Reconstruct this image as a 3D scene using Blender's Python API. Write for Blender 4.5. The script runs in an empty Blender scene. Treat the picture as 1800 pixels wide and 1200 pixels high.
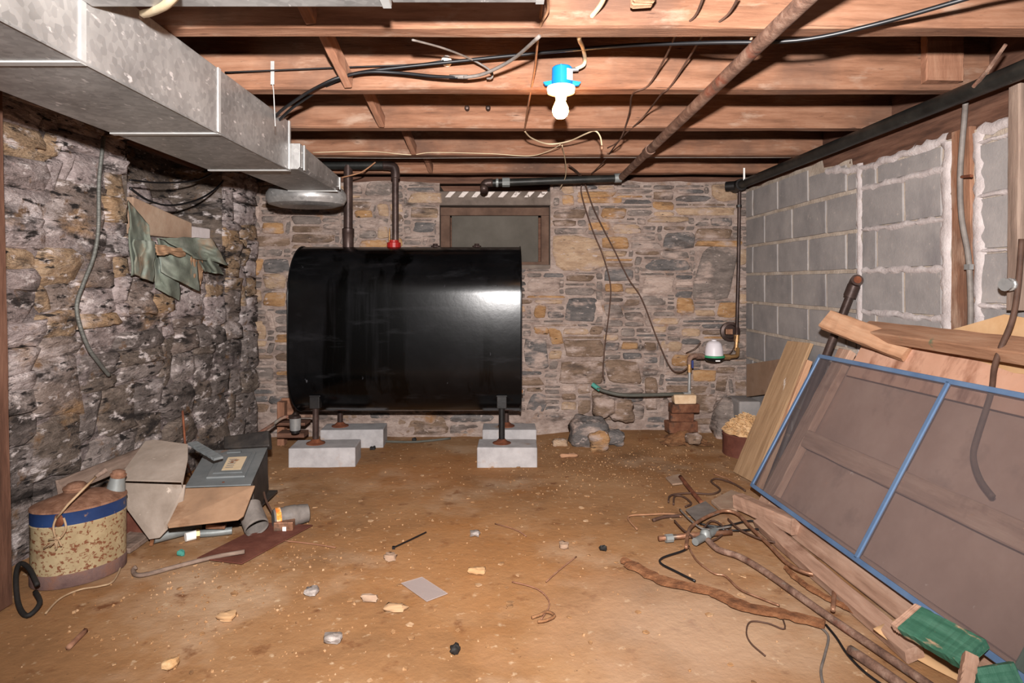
import bpy, bmesh, math, random
from mathutils import Vector, Matrix, Euler, noise
V = Vector
rnd = random.Random(7)
S = bpy.context.scene
COL = S.collection

# ------------------------------------------------------------------ camera, world, flash, exposure
FPX, CX, CY, CH = 1100.0, 885.0, 495.0, 1.13        # focal length in px of an 1800 px frame, principal point, eye height
cam_d = bpy.data.cameras.new('camera')
cam = bpy.data.objects.new('camera', cam_d); COL.objects.link(cam)
cam_d.sensor_width = 36.0; cam_d.lens = FPX / 1800 * 36
cam_d.shift_x = (900 - CX) / 1800; cam_d.shift_y = -(600 - CY) / 1800
cam_d.clip_start = 0.05
cam.location = (0, 0, CH); cam.rotation_euler = (math.pi / 2, 0, 0)
S.camera = cam
w = bpy.data.worlds.new('world'); S.world = w; w.use_nodes = True
w.node_tree.nodes['Background'].inputs[0].default_value = (1.0, 0.95, 0.92, 1)
w.node_tree.nodes['Background'].inputs[1].default_value = 0.065
fl = bpy.data.lights.new('camera_flash', 'SPOT'); fo = bpy.data.objects.new('camera_flash', fl); COL.objects.link(fo)
fl.energy = 800; fl.shadow_soft_size = 0.035; fl.spot_size = math.radians(128); fl.spot_blend = 1.0
fl.color = (1.0, 0.955, 0.93)
fo.location = (0, -0.02, CH + 0.275)
fo.rotation_euler = (math.radians(90 + 2), 0, math.radians(0))
S.view_settings.view_transform = 'Standard'; S.view_settings.look = 'None'
S.view_settings.gamma = 1.0; S.view_settings.use_curve_mapping = False
S.view_settings.exposure = 0.35

# ------------------------------------------------------------------ helpers
def P(px, py, Y): return V(((px - CX) * Y / FPX, Y, CH + (CY - py) * Y / FPX))
def FL(px, py, z=0.0): return P(px, py, FPX * (CH - z) / (py - CY))      # a point at height z (below the eye)
def HI(px, py, h): return P(px, py, FPX * h / (CY - py))                 # a point h above the eye
def lin(c):
    c = c / 255.0
    return c / 12.92 if c <= 0.04045 else ((c + 0.055) / 1.055) ** 2.4
def rgb(t): return (lin(t[0]), lin(t[1]), lin(t[2]), 1.0)

class MB:
    """collects shapes into one mesh"""
    def __init__(s): s.v = []; s.f = []
    def add(s, vs, fs):
        o = len(s.v); s.v += [V(q) for q in vs]; s.f += [tuple(i + o for i in f) for f in fs]; return s
    def box(s, c, d, rot=None):
        c = V(c); R = rot if isinstance(rot, Matrix) else (Euler(rot).to_matrix() if rot else Matrix.Identity(3))
        x, y, z = d[0] / 2, d[1] / 2, d[2] / 2
        vs = [c + R @ V((sx * x, sy * y, sz * z)) for sx, sy, sz in
              ((-1,-1,-1),(1,-1,-1),(1,1,-1),(-1,1,-1),(-1,-1,1),(1,-1,1),(1,1,1),(-1,1,1))]
        return s.add(vs, [(0,3,2,1),(4,5,6,7),(0,1,5,4),(1,2,6,5),(2,3,7,6),(3,0,4,7)])
    def tube(s, pts, r, n=8, cap=True, smooth=0):
        pts = [V(p) for p in pts]
        if smooth: pts = catmull(pts, smooth)
        m = len(pts); rs = r if isinstance(r, (list, tuple)) else [r] * m
        if len(rs) != m: rs = [rs[0] + (rs[-1] - rs[0]) * i / (m - 1) for i in range(m)]
        t0 = (pts[1] - pts[0]).normalized()
        a = t0.orthogonal().normalized(); vs = []; fs = []
        for i in range(m):
            t = (pts[min(i + 1, m - 1)] - pts[max(i - 1, 0)]).normalized()
            a = (a - t * a.dot(t)).normalized(); b = t.cross(a)
            for k in range(n):
                q = 2 * math.pi * k / n
                vs.append(pts[i] + (a * math.cos(q) + b * math.sin(q)) * rs[i])
        for i in range(m - 1):
            for k in range(n):
                k2 = (k + 1) % n
                fs.append((i * n + k, i * n + k2, (i + 1) * n + k2, (i + 1) * n + k))
        if cap: fs.append(tuple(range(n - 1, -1, -1))); fs.append(tuple((m - 1) * n + k for k in range(n)))
        return s.add(vs, fs)
    def lathe(s, c, prof, n=24, axis=(0, 0, 1), sx=1.0, sy=1.0, rot=0.0, capb=True, capt=True):
        """prof = (radius, height) from the bottom up"""
        c = V(c); z = V(axis).normalized()
        x = V((1, 0, 0)) if abs(z.x) < .9 else V((0, 1, 0))
        x = (x - z * x.dot(z)).normalized(); y = z.cross(x); vs = []; fs = []
        cr, sr = math.cos(rot), math.sin(rot)
        for r, h in prof:
            for k in range(n):
                q = 2 * math.pi * k / n; ax, ay = r * sx * math.cos(q), r * sy * math.sin(q)
                vs.append(c + x * (ax * cr - ay * sr) + y * (ax * sr + ay * cr) + z * h)
        m = len(prof)
        for i in range(m - 1):
            for k in range(n):
                k2 = (k + 1) % n
                fs.append((i * n + k, i * n + k2, (i + 1) * n + k2, (i + 1) * n + k))
        if capb: fs.append(tuple(range(n - 1, -1, -1)))
        if capt: fs.append(tuple((m - 1) * n + k for k in range(n)))
        return s.add(vs, fs)
    def prism(s, pts, d):
        """a polygon in space pushed along the vector d"""
        n = len(pts); pts = [V(p) for p in pts]; d = V(d)
        vs = pts + [p + d for p in pts]
        fs = [tuple(range(n)), tuple(range(2 * n - 1, n - 1, -1))]
        fs += [(i, (i + 1) % n, n + (i + 1) % n, n + i) for i in range(n)]
        return s.add(vs, fs)
    def grid(s, fn, nu, nv):
        vs = [fn(i / nu, j / nv) for j in range(nv + 1) for i in range(nu + 1)]
        w_ = nu + 1
        return s.add(vs, [(j * w_ + i, j * w_ + i + 1, (j + 1) * w_ + i + 1, (j + 1) * w_ + i) for j in range(nv) for i in range(nu)])

def catmull(p, k):
    out = []
    for i in range(len(p) - 1):
        a, b, c, d = p[max(i - 1, 0)], p[i], p[i + 1], p[min(i + 2, len(p) - 1)]
        for j in range(k):
            t = j / k
            out.append(0.5 * ((2 * b) + (c - a) * t + (2 * a - 5 * b + 4 * c - d) * t * t + (3 * b - a - 3 * c + d) * t ** 3))
    out.append(p[-1]); return out

def mesh_of(mb, name, origin=V((0, 0, 0)), smooth=False, fix=True):
    me = bpy.data.meshes.new(name)
    me.from_pydata([tuple(q - origin) for q in mb.v], [], mb.f)
    if fix:
        bm = bmesh.new(); bm.from_mesh(me); bmesh.ops.recalc_face_normals(bm, faces=bm.faces); bm.to_mesh(me); bm.free()
    if smooth is True:
        for p in me.polygons: p.use_smooth = True
    elif smooth:
        bm = bmesh.new(); bm.from_mesh(me)
        for f in bm.faces: f.smooth = True
        for e in bm.edges:
            if len(e.link_faces) == 2 and e.calc_face_angle(0) > math.radians(smooth): e.smooth = False
        bm.to_mesh(me); bm.free()
    me.update(); return me

def tag(o, label=None, cat=None, group=None, kind=None):
    if label: o['label'] = label
    if cat: o['category'] = cat
    if group: o['group'] = group
    if kind: o['kind'] = kind
    return o
def root(name, loc, label, cat, group=None, kind=None):
    o = bpy.data.objects.new(name, None); COL.objects.link(o); o.location = loc; o.empty_display_size = 0.05
    return tag(o, label, cat, group, kind)
def wloc(o):
    l = V(o.location)
    while o.parent: o = o.parent; l += V(o.location)
    return l
def part(name, mb, mat, parent, smooth=False, bevel=0, label=None, kind=None, seg=2):
    """mesh given in world coordinates, hung under parent (a plain translation)"""
    o = bpy.data.objects.new(name, mesh_of(mb, name, wloc(parent), smooth)); COL.objects.link(o)
    o.data.materials.append(mat); o.parent = parent
    if bevel: bev(o, bevel, seg)
    return tag(o, label, None, None, kind)
def solo(name, mb, mat, label, cat, group=None, kind=None, smooth=False, bevel=0, origin=None):
    """a top-level thing that is one mesh; its origin is the middle of its base"""
    if origin is None:
        xs = [q.x for q in mb.v]; ys = [q.y for q in mb.v]; zs = [q.z for q in mb.v]
        origin = V(((min(xs) + max(xs)) / 2, (min(ys) + max(ys)) / 2, min(zs)))
    o = bpy.data.objects.new(name, mesh_of(mb, name, V(origin), smooth)); COL.objects.link(o)
    o.data.materials.append(mat); o.location = origin
    if bevel: bev(o, bevel)
    return tag(o, label, cat, group, kind)
def bev(o, wd, seg=2):
    m = o.modifiers.new('bevel', 'BEVEL'); m.width = wd; m.segments = seg; m.limit_method = 'ANGLE'; m.angle_limit = math.radians(35)

def plank_mesh(L, W, T, seed, rough=0.0015, name='plank', nx=14):
    """a board along local x, width on y, thickness on z, with slightly worn edges"""
    r = random.Random(seed); mb = MB(); c = min(T, W) * 0.10
    sec = [(-W/2 + c, -T/2), (W/2 - c, -T/2), (W/2, -T/2 + c), (W/2, T/2 - c), (W/2 - c, T/2), (-W/2 + c, T/2), (-W/2, T/2 - c), (-W/2, -T/2 + c)]
    vs = []; fs = []; n = len(sec)
    for i in range(nx + 1):
        x = -L/2 + L * i / nx
        for y, z in sec:
            k = r.uniform(-rough, rough)
            vs.append((x + (r.uniform(-.003, .003) if i in (0, nx) else 0), y + k, z + r.uniform(-rough, rough)))
    for i in range(nx):
        for k in range(n):
            k2 = (k + 1) % n; fs.append((i*n + k, i*n + k2, (i+1)*n + k2, (i+1)*n + k))
    fs.append(tuple(range(n - 1, -1, -1))); fs.append(tuple(nx * n + k for k in range(n)))
    mb.add(vs, fs); return mesh_of(mb, name)
def frame_of(a, b, up):
    """matrix with x from a to b, z as near up as can be, in the middle of a and b"""
    a, b = V(a), V(b); x = (b - a).normalized(); z = V(up); z = (z - x * z.dot(x)).normalized(); y = z.cross(x)
    M = Matrix((x, y, z)).transposed().to_4x4(); M.translation = (a + b) / 2; return M
def plank(name, a, b, W, T, up, mat, label=None, cat=None, group=None, parent=None, seed=None, rough=0.0015, kind=None):
    L = (V(b) - V(a)).length
    o = bpy.data.objects.new(name, plank_mesh(L, W, T, seed or rnd.randint(0, 9999), rough, name)); COL.objects.link(o)
    o.data.materials.append(mat); M = frame_of(a, b, up)
    if parent: o.parent = parent; M.translation = M.translation - wloc(parent)
    o.matrix_local = M
    return tag(o, label, cat, group, kind)
def sheet(name, pts, thick, mat, label=None, cat=None, parent=None, group=None, wave=0.0, away=V((0, 0, -1))):
    pts = [V(p) for p in pts]; n = V((0, 0, 0))
    for i in range(len(pts)): n += (pts[i] - pts[0]).cross(pts[(i + 1) % len(pts)] - pts[0])
    n.normalize()
    if n.dot(away) < 0: n = -n
    mb = MB().prism(pts, n * thick)
    if parent: return part(name, mb, mat, parent, bevel=thick * .2, label=label)
    return solo(name, mb, mat, label, cat, group, bevel=thick * .2)

# ------------------------------------------------------------------ materials
def nodes(name):
    m = bpy.data.materials.new(name); m.use_nodes = True; nt = m.node_tree
    return m, nt, nt.nodes['Principled BSDF'], nt.nodes.new, nt.links.new
def ramp(nd, cols, inter='LINEAR'):
    r = nd('ShaderNodeValToRGB'); e = r.color_ramp.elements; r.color_ramp.interpolation = inter
    while len(e) < len(cols): e.new(0.5)
    for i, (p, c) in enumerate(cols): e[i].position = p; e[i].color = c if len(c) == 4 else rgb(c)
    return r
def pmat(name, cols, scale=6.0, stretch=(1, 1, 1), rough=0.85, metal=0.0, bump=0.25, bscale=None, specks=(), coord='Object', nrough=.65, lo=.3, hi=.7,
         detail=6.0, var=0.0, dist=0.0, spec=0.3, bdist=0.01, stain=None, coat=0):
    """noise through a colour ramp, with specks = (colour, scale, low, high, stretch) laid over, and a bump"""
    m, nt, bs, nd, ln = nodes(name)
    if coord == 'World': src = nd('ShaderNodeNewGeometry').outputs['Position']
    else: src = nd('ShaderNodeTexCoord').outputs['Object']
    oi = nd('ShaderNodeObjectInfo')
    if coord == 'Object':
        ad = nd('ShaderNodeVectorMath'); ad.operation = 'ADD'
        mu = nd('ShaderNodeVectorMath'); mu.operation = 'SCALE'; mu.inputs[0].default_value = (7.3, 3.1, 5.7)
        ln(oi.outputs['Random'], mu.inputs['Scale']); ln(src, ad.inputs[0]); ln(mu.outputs[0], ad.inputs[1]); src = ad.outputs[0]
    def mapped(st):
        if tuple(st) == (1, 1, 1): return src
        mp = nd('ShaderNodeMapping'); mp.inputs['Scale'].default_value = st; ln(src, mp.inputs[0]); return mp.outputs[0]
    nz = nd('ShaderNodeTexNoise'); nz.inputs['Scale'].default_value = scale; nz.inputs['Detail'].default_value = detail
    nz.inputs['Roughness'].default_value = nrough; nz.inputs['Distortion'].default_value = dist
    ln(mapped(stretch), nz.inputs['Vector'])
    n = len(cols); rp = ramp(nd, [(lo + (hi - lo) * i / max(n - 1, 1), c) for i, c in enumerate(cols)])
    ln(nz.outputs[0], rp.inputs[0]); out = rp.outputs[0]
    if var:
        hs = nd('ShaderNodeHueSaturation'); mr = nd('ShaderNodeMapRange')
        mr.inputs[3].default_value = 1 - var; mr.inputs[4].default_value = 1 + var
        ln(oi.outputs['Random'], mr.inputs[0]); ln(mr.outputs[0], hs.inputs['Value']); ln(out, hs.inputs['Color']); out = hs.outputs[0]
    for sp in specks:
        col, sc, lo, hi = sp[:4]; st = sp[4] if len(sp) > 4 else (1, 1, 1)
        z = nd('ShaderNodeTexNoise'); z.inputs['Scale'].default_value = sc; z.inputs['Detail'].default_value = 5; z.inputs['Roughness'].default_value = .6
        ln(mapped(st), z.inputs['Vector'])
        mr = nd('ShaderNodeMapRange'); mr.inputs[1].default_value = lo; mr.inputs[2].default_value = hi; mr.clamp = True
        ln(z.outputs[0], mr.inputs[0])
        mx = nd('ShaderNodeMix'); mx.data_type = 'RGBA'; ln(mr.outputs[0], mx.inputs[0]); ln(out, mx.inputs[6]); mx.inputs[7].default_value = rgb(col); out = mx.outputs[2]
    ln(out, bs.inputs['Base Color'])
    bs.inputs['Roughness'].default_value = rough; bs.inputs['Metallic'].default_value = metal
    bs.inputs['Specular IOR Level'].default_value = spec
    if bump:
        z = nd('ShaderNodeTexNoise'); z.inputs['Scale'].default_value = bscale or scale * 4; z.inputs['Detail'].default_value = 6
        z.inputs['Roughness'].default_value = .65
        ln(mapped(stretch), z.inputs['Vector'])
        b = nd('ShaderNodeBump'); b.inputs['Strength'].default_value = bump; b.inputs['Distance'].default_value = bdist
        ln(z.outputs[0], b.inputs['Height']); ln(b.outputs[0], bs.inputs['Normal'])
    return m

G = (1, 9, 9)     # grain along local x
M = {}
M['joist'] = pmat('joist_wood', [(96, 64, 46), (130, 91, 69), (146, 110, 88)], 3, G, bump=.35, bscale=14, var=.08,
                  specks=[((92, 68, 56), 2.2, .48, .70), ((152, 126, 108), 5, .57, .74, (1, 3, 3)), ((72, 50, 40), 30, .64, .74, (.4, 3, 3))])
M['joist_dark'] = pmat('dark_aged_wood', [(66, 44, 34), (96, 66, 52), (116, 84, 68)], 4, G, bump=.3, var=.08)
M['brown_wood'] = pmat('brown_wood', [(112, 78, 58), (140, 98, 76), (160, 120, 96)], 3, G, bump=.3, var=.1, specks=[((90, 60, 46), 6, .58, .72)])
M['pale_wood'] = pmat('pale_wood', [(150, 110, 82), (178, 136, 106), (194, 156, 126)], 3, G, bump=.25, var=.06, specks=[((128, 84, 56), 4, .6, .74, (1, 6, 6))])
M['tan_wood'] = pmat('tan_wood', [(140, 110, 82), (164, 132, 100), (180, 148, 116)], 3, G, bump=.2, specks=[((238, 232, 226), 2.6, .665, .69, (1, 2, 2))])
M['grey_wood'] = pmat('grey_wood', [(96, 80, 70), (128, 108, 96), (150, 130, 116)], 3, G, bump=.3, var=.08)
M['pink_wood'] = pmat('pinkish_wood', [(134, 102, 84), (162, 128, 108), (182, 150, 130)], 3, G, bump=.25, var=.05, specks=[((120, 84, 66), 5, .60, .75)])
M['green_wood'] = pmat('green_painted_wood', [(42, 84, 66), (58, 102, 82), (80, 122, 102)], 4, G, rough=.6, bump=.25, specks=[((170, 140, 112), 9, .60, .68, (1, 3, 3))])
M['green_worn'] = pmat('worn_green_edge_wood', [(128, 92, 70), (156, 116, 90), (170, 134, 108)], 3, G, bump=.3, specks=[((62, 108, 84), 7, .60, .70)])
M['stained_ply'] = pmat('water_stained_plywood', [(180, 136, 112), (192, 148, 124), (202, 160, 138)], 3, (1, 1, 1), bump=.1, specks=[((116, 66, 40), 7, .55, .72, (1, 1, .25))])
M['hardboard'] = pmat('hardboard', [(118, 94, 76), (136, 110, 90), (146, 122, 104)], 2.5, bump=.1, specks=[((104, 78, 60), 3, .58, .75)])
M['cardboard'] = pmat('cardboard', [(176, 138, 98), (190, 152, 112), (202, 168, 130)], 4, bump=.08, specks=[((150, 112, 78), 5, .6, .75)])
M['ply_dark'] = pmat('brown_door_panel', [(150, 116, 98), (166, 132, 114), (180, 148, 130)], 2.5, bump=.1, specks=[((124, 96, 82), 4, .56, .75), ((204, 184, 170), 12, .70, .74)])

MORT = (176, 155, 144)
def stone_mat(name, cols, mort=MORT, sm=.50, var=.14):
    sp = [(mort, 5.5, sm, sm + .13, (1, 1, 2.0)), ((78, 66, 60), 4.5, .57, .72, (.6, .6, 2.2)), ((192, 174, 166), 17, .60, .70, (1, 1, 1.8)), ((48, 40, 36), 24, .63, .70, (.6, .6, 2.4))]
    return pmat(name, cols, 11, (.8, .8, 2.4), rough=.92, bump=.85, bscale=20, coord='World', var=var, specks=sp, bdist=.03, nrough=.72)
BACK = {
 'ochre': stone_mat('ochre_stone', [(142, 104, 70), (172, 132, 92), (188, 154, 118)], sm=.54),
 'tan': stone_mat('tan_stone', [(146, 119, 97), (174, 146, 120), (190, 165, 140)], sm=.54),
 'grey': stone_mat('grey_stone', [(100, 90, 85), (128, 116, 109), (152, 138, 129)]),
 'blue': stone_mat('blue_grey_stone', [(78, 75, 74), (104, 99, 97), (132, 123, 118)], sm=.52),
 'brown': stone_mat('brown_stone', [(98, 80, 66), (126, 104, 87), (148, 125, 108)]),
 'pale': stone_mat('pale_stone', [(158, 138, 126), (182, 160, 148), (196, 176, 164)]),
}
def old_mat(name, cols, white, och, var=.07):
    sp = [((170, 134, 96), 2.6, och, och + .14, (1, 1, 1.8)), ((214, 200, 197), 3.4, white, white + .20, (1, 1, 2.2)), ((56, 49, 46), 5, .54, .66, (.7, .7, 2)), ((224, 211, 207), 15, .57, .66, (.7, .7, 1.6)), ((44, 38, 36), 18, .57, .65, (.6, .6, 2)), ((120, 92, 68), 11, .60, .70)]
    return pmat(name, cols, 9, (.7, .7, 2.2), rough=.92, bump=1.0, bscale=18, coord='World', var=var, specks=sp, bdist=.04, nrough=.78, detail=10)
LEFT = {'grey': old_mat('left_grey_stone', [(104, 92, 88), (152, 136, 132), (188, 171, 167)], .52, .58), 'lilac': old_mat('left_whitewashed_stone', [(124, 110, 107), (172, 156, 153), (205, 188, 185)], .48, .60),
 'ochre': old_mat('left_ochre_stone', [(116, 94, 76), (164, 136, 108), (192, 168, 142)], .54, .52), 'brown': old_mat('left_brown_stone', [(94, 80, 73), (136, 120, 111), (170, 153, 145)], .54, .57)}
LDARK = {'grey': old_mat('mouldy_grey_stone', [(72, 65, 61), (116, 105, 100), (160, 147, 141)], .58, .64), 'brown': old_mat('mouldy_and_shaded_brown_stone', [(76, 65, 57), (118, 104, 94), (158, 142, 131)], .60, .61), 'lilac': old_mat('mouldy_pale_stone', [(90, 81, 77), (138, 126, 120), (178, 163, 158)], .55, .65)}
M['mortar_back'] = pmat('back_wall_mortar', [(120, 102, 93), (156, 137, 127), (184, 166, 156)], 7, (1, 1, 1.8), rough=.95, bump=.8, bscale=30, coord='World', bdist=.025, nrough=.75,
                        specks=[((76, 65, 59), 5, .56, .70, (.7, .7, 2)), ((142, 106, 74), 4, .60, .72)])
M['mortar_left'] = old_mat('left_wall_mortar', [(86, 77, 74), (132, 119, 116), (174, 158, 156)], .56, .60)
M['block'] = pmat('concrete_block', [(124, 120, 119), (139, 134, 132), (152, 146, 143)], 5, rough=.95, bump=.35, bscale=90, var=.06, bdist=.004,
                  specks=[((104, 100, 102), 2.5, .56, .74, (1, 1, .3)), ((162, 152, 146), 40, .64, .72)])
M['block_mortar'] = pmat('block_mortar', [(150, 136, 122), (170, 156, 142), (186, 174, 162)], 7, rough=.95, bump=.5, bscale=50, coord='World')
M['smear'] = pmat('smeared_mortar', [(160, 150, 148), (180, 170, 168), (196, 188, 186)], 12, rough=.95, bump=.5, bscale=60, coord='World')
M['floor'] = pmat('dirt_floor', [(118, 85, 55), (148, 108, 71), (164, 127, 91)], 1.6, rough=.95, bump=.5, bscale=30, coord='World', bdist=.008, detail=8,
                  specks=[((186, 158, 130), 1.1, .52, .70), ((138, 90, 46), 2.3, .54, .72), ((194, 166, 134), 24, .62, .74), ((84, 56, 34), 60, .68, .74), ((112, 70, 40), 9, .60, .72)])
nt = M['floor'].node_tree; nd, ln = nt.nodes.new, nt.links.new; bs = nt.nodes['Principled BSDF']; lk = bs.inputs['Base Color'].links[0].from_socket
ge = nd('ShaderNodeNewGeometry'); out = lk
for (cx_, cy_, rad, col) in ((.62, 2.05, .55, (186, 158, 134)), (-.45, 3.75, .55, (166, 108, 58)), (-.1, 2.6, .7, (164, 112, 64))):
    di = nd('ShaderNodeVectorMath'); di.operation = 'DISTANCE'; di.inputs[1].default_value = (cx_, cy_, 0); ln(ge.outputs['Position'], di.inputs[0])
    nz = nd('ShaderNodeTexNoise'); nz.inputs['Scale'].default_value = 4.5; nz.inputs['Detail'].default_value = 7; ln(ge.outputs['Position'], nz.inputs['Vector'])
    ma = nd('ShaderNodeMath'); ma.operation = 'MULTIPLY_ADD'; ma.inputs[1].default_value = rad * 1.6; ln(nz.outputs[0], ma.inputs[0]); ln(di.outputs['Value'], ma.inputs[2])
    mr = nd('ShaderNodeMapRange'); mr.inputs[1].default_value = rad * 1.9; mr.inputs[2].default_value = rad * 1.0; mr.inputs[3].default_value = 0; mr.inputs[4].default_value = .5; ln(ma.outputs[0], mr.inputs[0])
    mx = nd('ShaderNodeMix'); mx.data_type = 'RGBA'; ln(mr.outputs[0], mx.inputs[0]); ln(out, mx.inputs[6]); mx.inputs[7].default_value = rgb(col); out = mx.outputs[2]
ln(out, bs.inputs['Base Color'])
M['crumbs'] = pmat('floor_crumbs', [(96, 68, 46), (158, 118, 80), (196, 166, 134)], 14, coord='World', bump=0, rough=.95)
M['pad'] = pmat('pad_concrete', [(146, 142, 142), (164, 160, 160), (178, 174, 174)], 9, rough=.95, bump=.3, bscale=120, bdist=.003, specks=[((150, 116, 84), 5, .60, .76)])

def galv(name, base, rough=.38, metal=.55):
    m, nt, bs, nd, ln = nodes(name)
    tc = nd('ShaderNodeTexCoord'); vo = nd('ShaderNodeTexVoronoi'); vo.inputs['Scale'].default_value = 55
    ln(tc.outputs['Object'], vo.inputs['Vector'])
    nz = nd('ShaderNodeTexNoise'); nz.inputs['Scale'].default_value = 3.5; nz.inputs['Detail'].default_value = 7; ln(tc.outputs['Object'], nz.inputs['Vector'])
    sx = nd('ShaderNodeSeparateColor'); ln(vo.outputs['Color'], sx.inputs[0])
    mt = nd('ShaderNodeMath'); mt.operation = 'MULTIPLY_ADD'; ln(sx.outputs[0], mt.inputs[0]); mt.inputs[1].default_value = .22; ln(nz.outputs[0], mt.inputs[2])
    rp = ramp(nd, [(.35, tuple(c * .80 for c in base)), (.62, base), (.85, tuple(min(255, c * 1.14) for c in base))]); ln(mt.outputs[0], rp.inputs[0])
    z = nd('ShaderNodeTexNoise'); z.inputs['Scale'].default_value = 26; z.inputs['Detail'].default_value = 4
    mp = nd('ShaderNodeMapping'); mp.inputs['Scale'].default_value = (1.6, .7, 1.6); ln(tc.outputs['Object'], mp.inputs[0]); ln(mp.outputs[0], z.inputs['Vector'])
    mr = nd('ShaderNodeMapRange'); mr.inputs[1].default_value = .64; mr.inputs[2].default_value = .70; ln(z.outputs[0], mr.inputs[0])
    mx = nd('ShaderNodeMix'); mx.data_type = 'RGBA'; ln(mr.outputs[0], mx.inputs[0]); ln(rp.outputs[0], mx.inputs[6]); mx.inputs[7].default_value = rgb((216, 212, 210))
    ln(mx.outputs[2], bs.inputs['Base Color']); bs.inputs['Metallic'].default_value = metal
    rr = nd('ShaderNodeMapRange'); rr.inputs[3].default_value = rough - .08; rr.inputs[4].default_value = rough + .22; ln(nz.outputs[0], rr.inputs[0]); ln(rr.outputs[0], bs.inputs['Roughness'])
    b = nd('ShaderNodeBump'); b.inputs['Strength'].default_value = .08; b.inputs['Distance'].default_value = .01; ln(nz.outputs[0], b.inputs['Height']); ln(b.outputs[0], bs.inputs['Normal'])
    return m
M['galv'] = galv('galvanised_steel', (158, 156, 154))
M['cleat'] = pmat('bright_cleat_steel', [(186, 186, 184), (206, 206, 204)], 20, rough=.35, metal=.5, bump=0)
M['tank'] = pmat('black_tank_paint', [(6, 6, 7), (11, 11, 12), (20, 20, 22)], 2.2, rough=.21, bump=.05, bscale=3, spec=.22, bdist=.02,
                 specks=[((2, 2, 2), 3, .52, .60, (2.2, 2.2, .15)), ((30, 30, 32), 5, .58, .80, (.6, 1, 3)), ((80, 80, 84), 9, .70, .78, (2.0, 1, .8))])
M['black_metal'] = pmat('black_metal', [(14, 13, 13), (26, 24, 24), (38, 34, 32)], 10, rough=.45, bump=.1)
M['dark_pipe'] = pmat('dark_iron_pipe', [(40, 30, 27), (62, 48, 44), (84, 68, 62)], 8, rough=.42, metal=.35, bump=.1)
M['black_pipe'] = pmat('black_iron_pipe', [(24, 24, 23), (38, 38, 36), (54, 52, 48)], 8, rough=.45, metal=.3, bump=.1, specks=[((120, 150, 130), 20, .70, .76)])
M['rust_pipe'] = pmat('rusted_pipe', [(78, 58, 50), (120, 92, 78), (156, 130, 114)], 22, rough=.75, metal=.2, bump=.35, specks=[((128, 128, 120), 12, .60, .72), ((120, 52, 30), 7, .60, .74)])
M['rust'] = pmat('rust', [(70, 38, 26), (104, 58, 38), (130, 80, 54)], 14, rough=.9, bump=.4)
M['rust_plate'] = pmat('dark_rust_plate', [(82, 44, 34), (98, 56, 44), (116, 72, 58)], 9, rough=.8, bump=.2)
M['orange_rust'] = pmat('flaking_orange_rust', [(84, 52, 32), (120, 78, 50), (146, 102, 70)], 22, rough=.95, bump=.6)
M['copper'] = pmat('dull_copper', [(110, 78, 60), (150, 108, 84), (182, 142, 116)], 22, rough=.45, metal=.5, bump=.1, specks=[((96, 84, 74), 12, .56, .7)])
M['brass'] = pmat('dull_brass', [(130, 98, 64), (164, 128, 86)], 16, rough=.4, metal=.6, bump=.1)
M['chrome'] = pmat('bright_fitting', [(150, 150, 150), (190, 190, 188)], 14, rough=.3, metal=.6, bump=0)
M['cable_black'] = pmat('black_cable', [(14, 14, 16), (24, 24, 27)], 20, rough=.42, bump=0, spec=.5)
M['cable_grey'] = pmat('grey_cable', [(92, 86, 82), (124, 116, 110)], 20, rough=.6, bump=0)
M['cable_cream'] = pmat('cream_cable', [(196, 174, 140), (222, 204, 172)], 10, rough=.6, bump=0)
M['cable_tan'] = pmat('old_tan_cord', [(130, 92, 68), (168, 124, 92)], 20, rough=.8, bump=0)
M['cable_brown'] = pmat('brown_wire', [(62, 44, 36), (88, 64, 52)], 20, rough=.7, bump=0)
M['conduit'] = pmat('armoured_cable', [(92, 92, 88), (128, 128, 122)], 12, (1, 1, 14), rough=.45, metal=.4, bump=.5, bscale=10)
M['blue_box'] = pmat('blue_plastic', [(14, 122, 196), (24, 136, 208)], 6, rough=.45, bump=0)
M['porcelain'] = pmat('white_porcelain', [(236, 226, 214), (244, 236, 226)], 6, rough=.3, bump=0)
M['paper'] = pmat('paper_label', [(210, 186, 150), (226, 204, 172)], 12, rough=.9, bump=0, specks=[((150, 96, 56), 12, .62, .66)])
M['white'] = pmat('white_label', [(232, 230, 226), (240, 238, 234)], 6, rough=.7, bump=0)
M['ink'] = pmat('grey_ink', [(96, 96, 98), (120, 120, 122)], 6, bump=0)
M['red'] = pmat('red_fitting', [(126, 22, 20), (150, 30, 26)], 10, rough=.45, bump=.1)
M['screen_frame'] = pmat('blue_grey_aluminium', [(78, 102, 134), (92, 117, 150), (104, 128, 158)], 5, rough=.4, bump=0, metal=.1)
M['green_plastic'] = pmat('green_band', [(40, 130, 86), (60, 150, 104)], 8, rough=.5, bump=0)
M['meter_dome'] = pmat('pale_lilac_plastic', [(206, 198, 202), (220, 214, 218)], 6, rough=.4, bump=0)
M['valve_blue'] = pmat('blue_valve', [(38, 50, 100), (52, 66, 124)], 8, rough=.5, bump=0)
M['towel'] = pmat('dusty_green_towel', [(90, 94, 84), (114, 120, 108), (138, 142, 132)], 7, rough=1, bump=.6, bscale=120, bdist=.004, specks=[((140, 116, 94), 5, .57, .70), ((98, 122, 126), 4, .60, .76)])
M['towel_tan'] = pmat('tan_towel_hem', [(142, 110, 84), (164, 132, 104)], 9, rough=1, bump=.4, bscale=100, bdist=.004)
M['plaster'] = pmat('white_plaster', [(196, 184, 182), (216, 206, 204)], 6, rough=.95, bump=.3)
M['slab'] = pmat('brown_slab', [(128, 104, 86), (150, 124, 104), (164, 142, 122)], 6, rough=.95, bump=.3)
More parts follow.
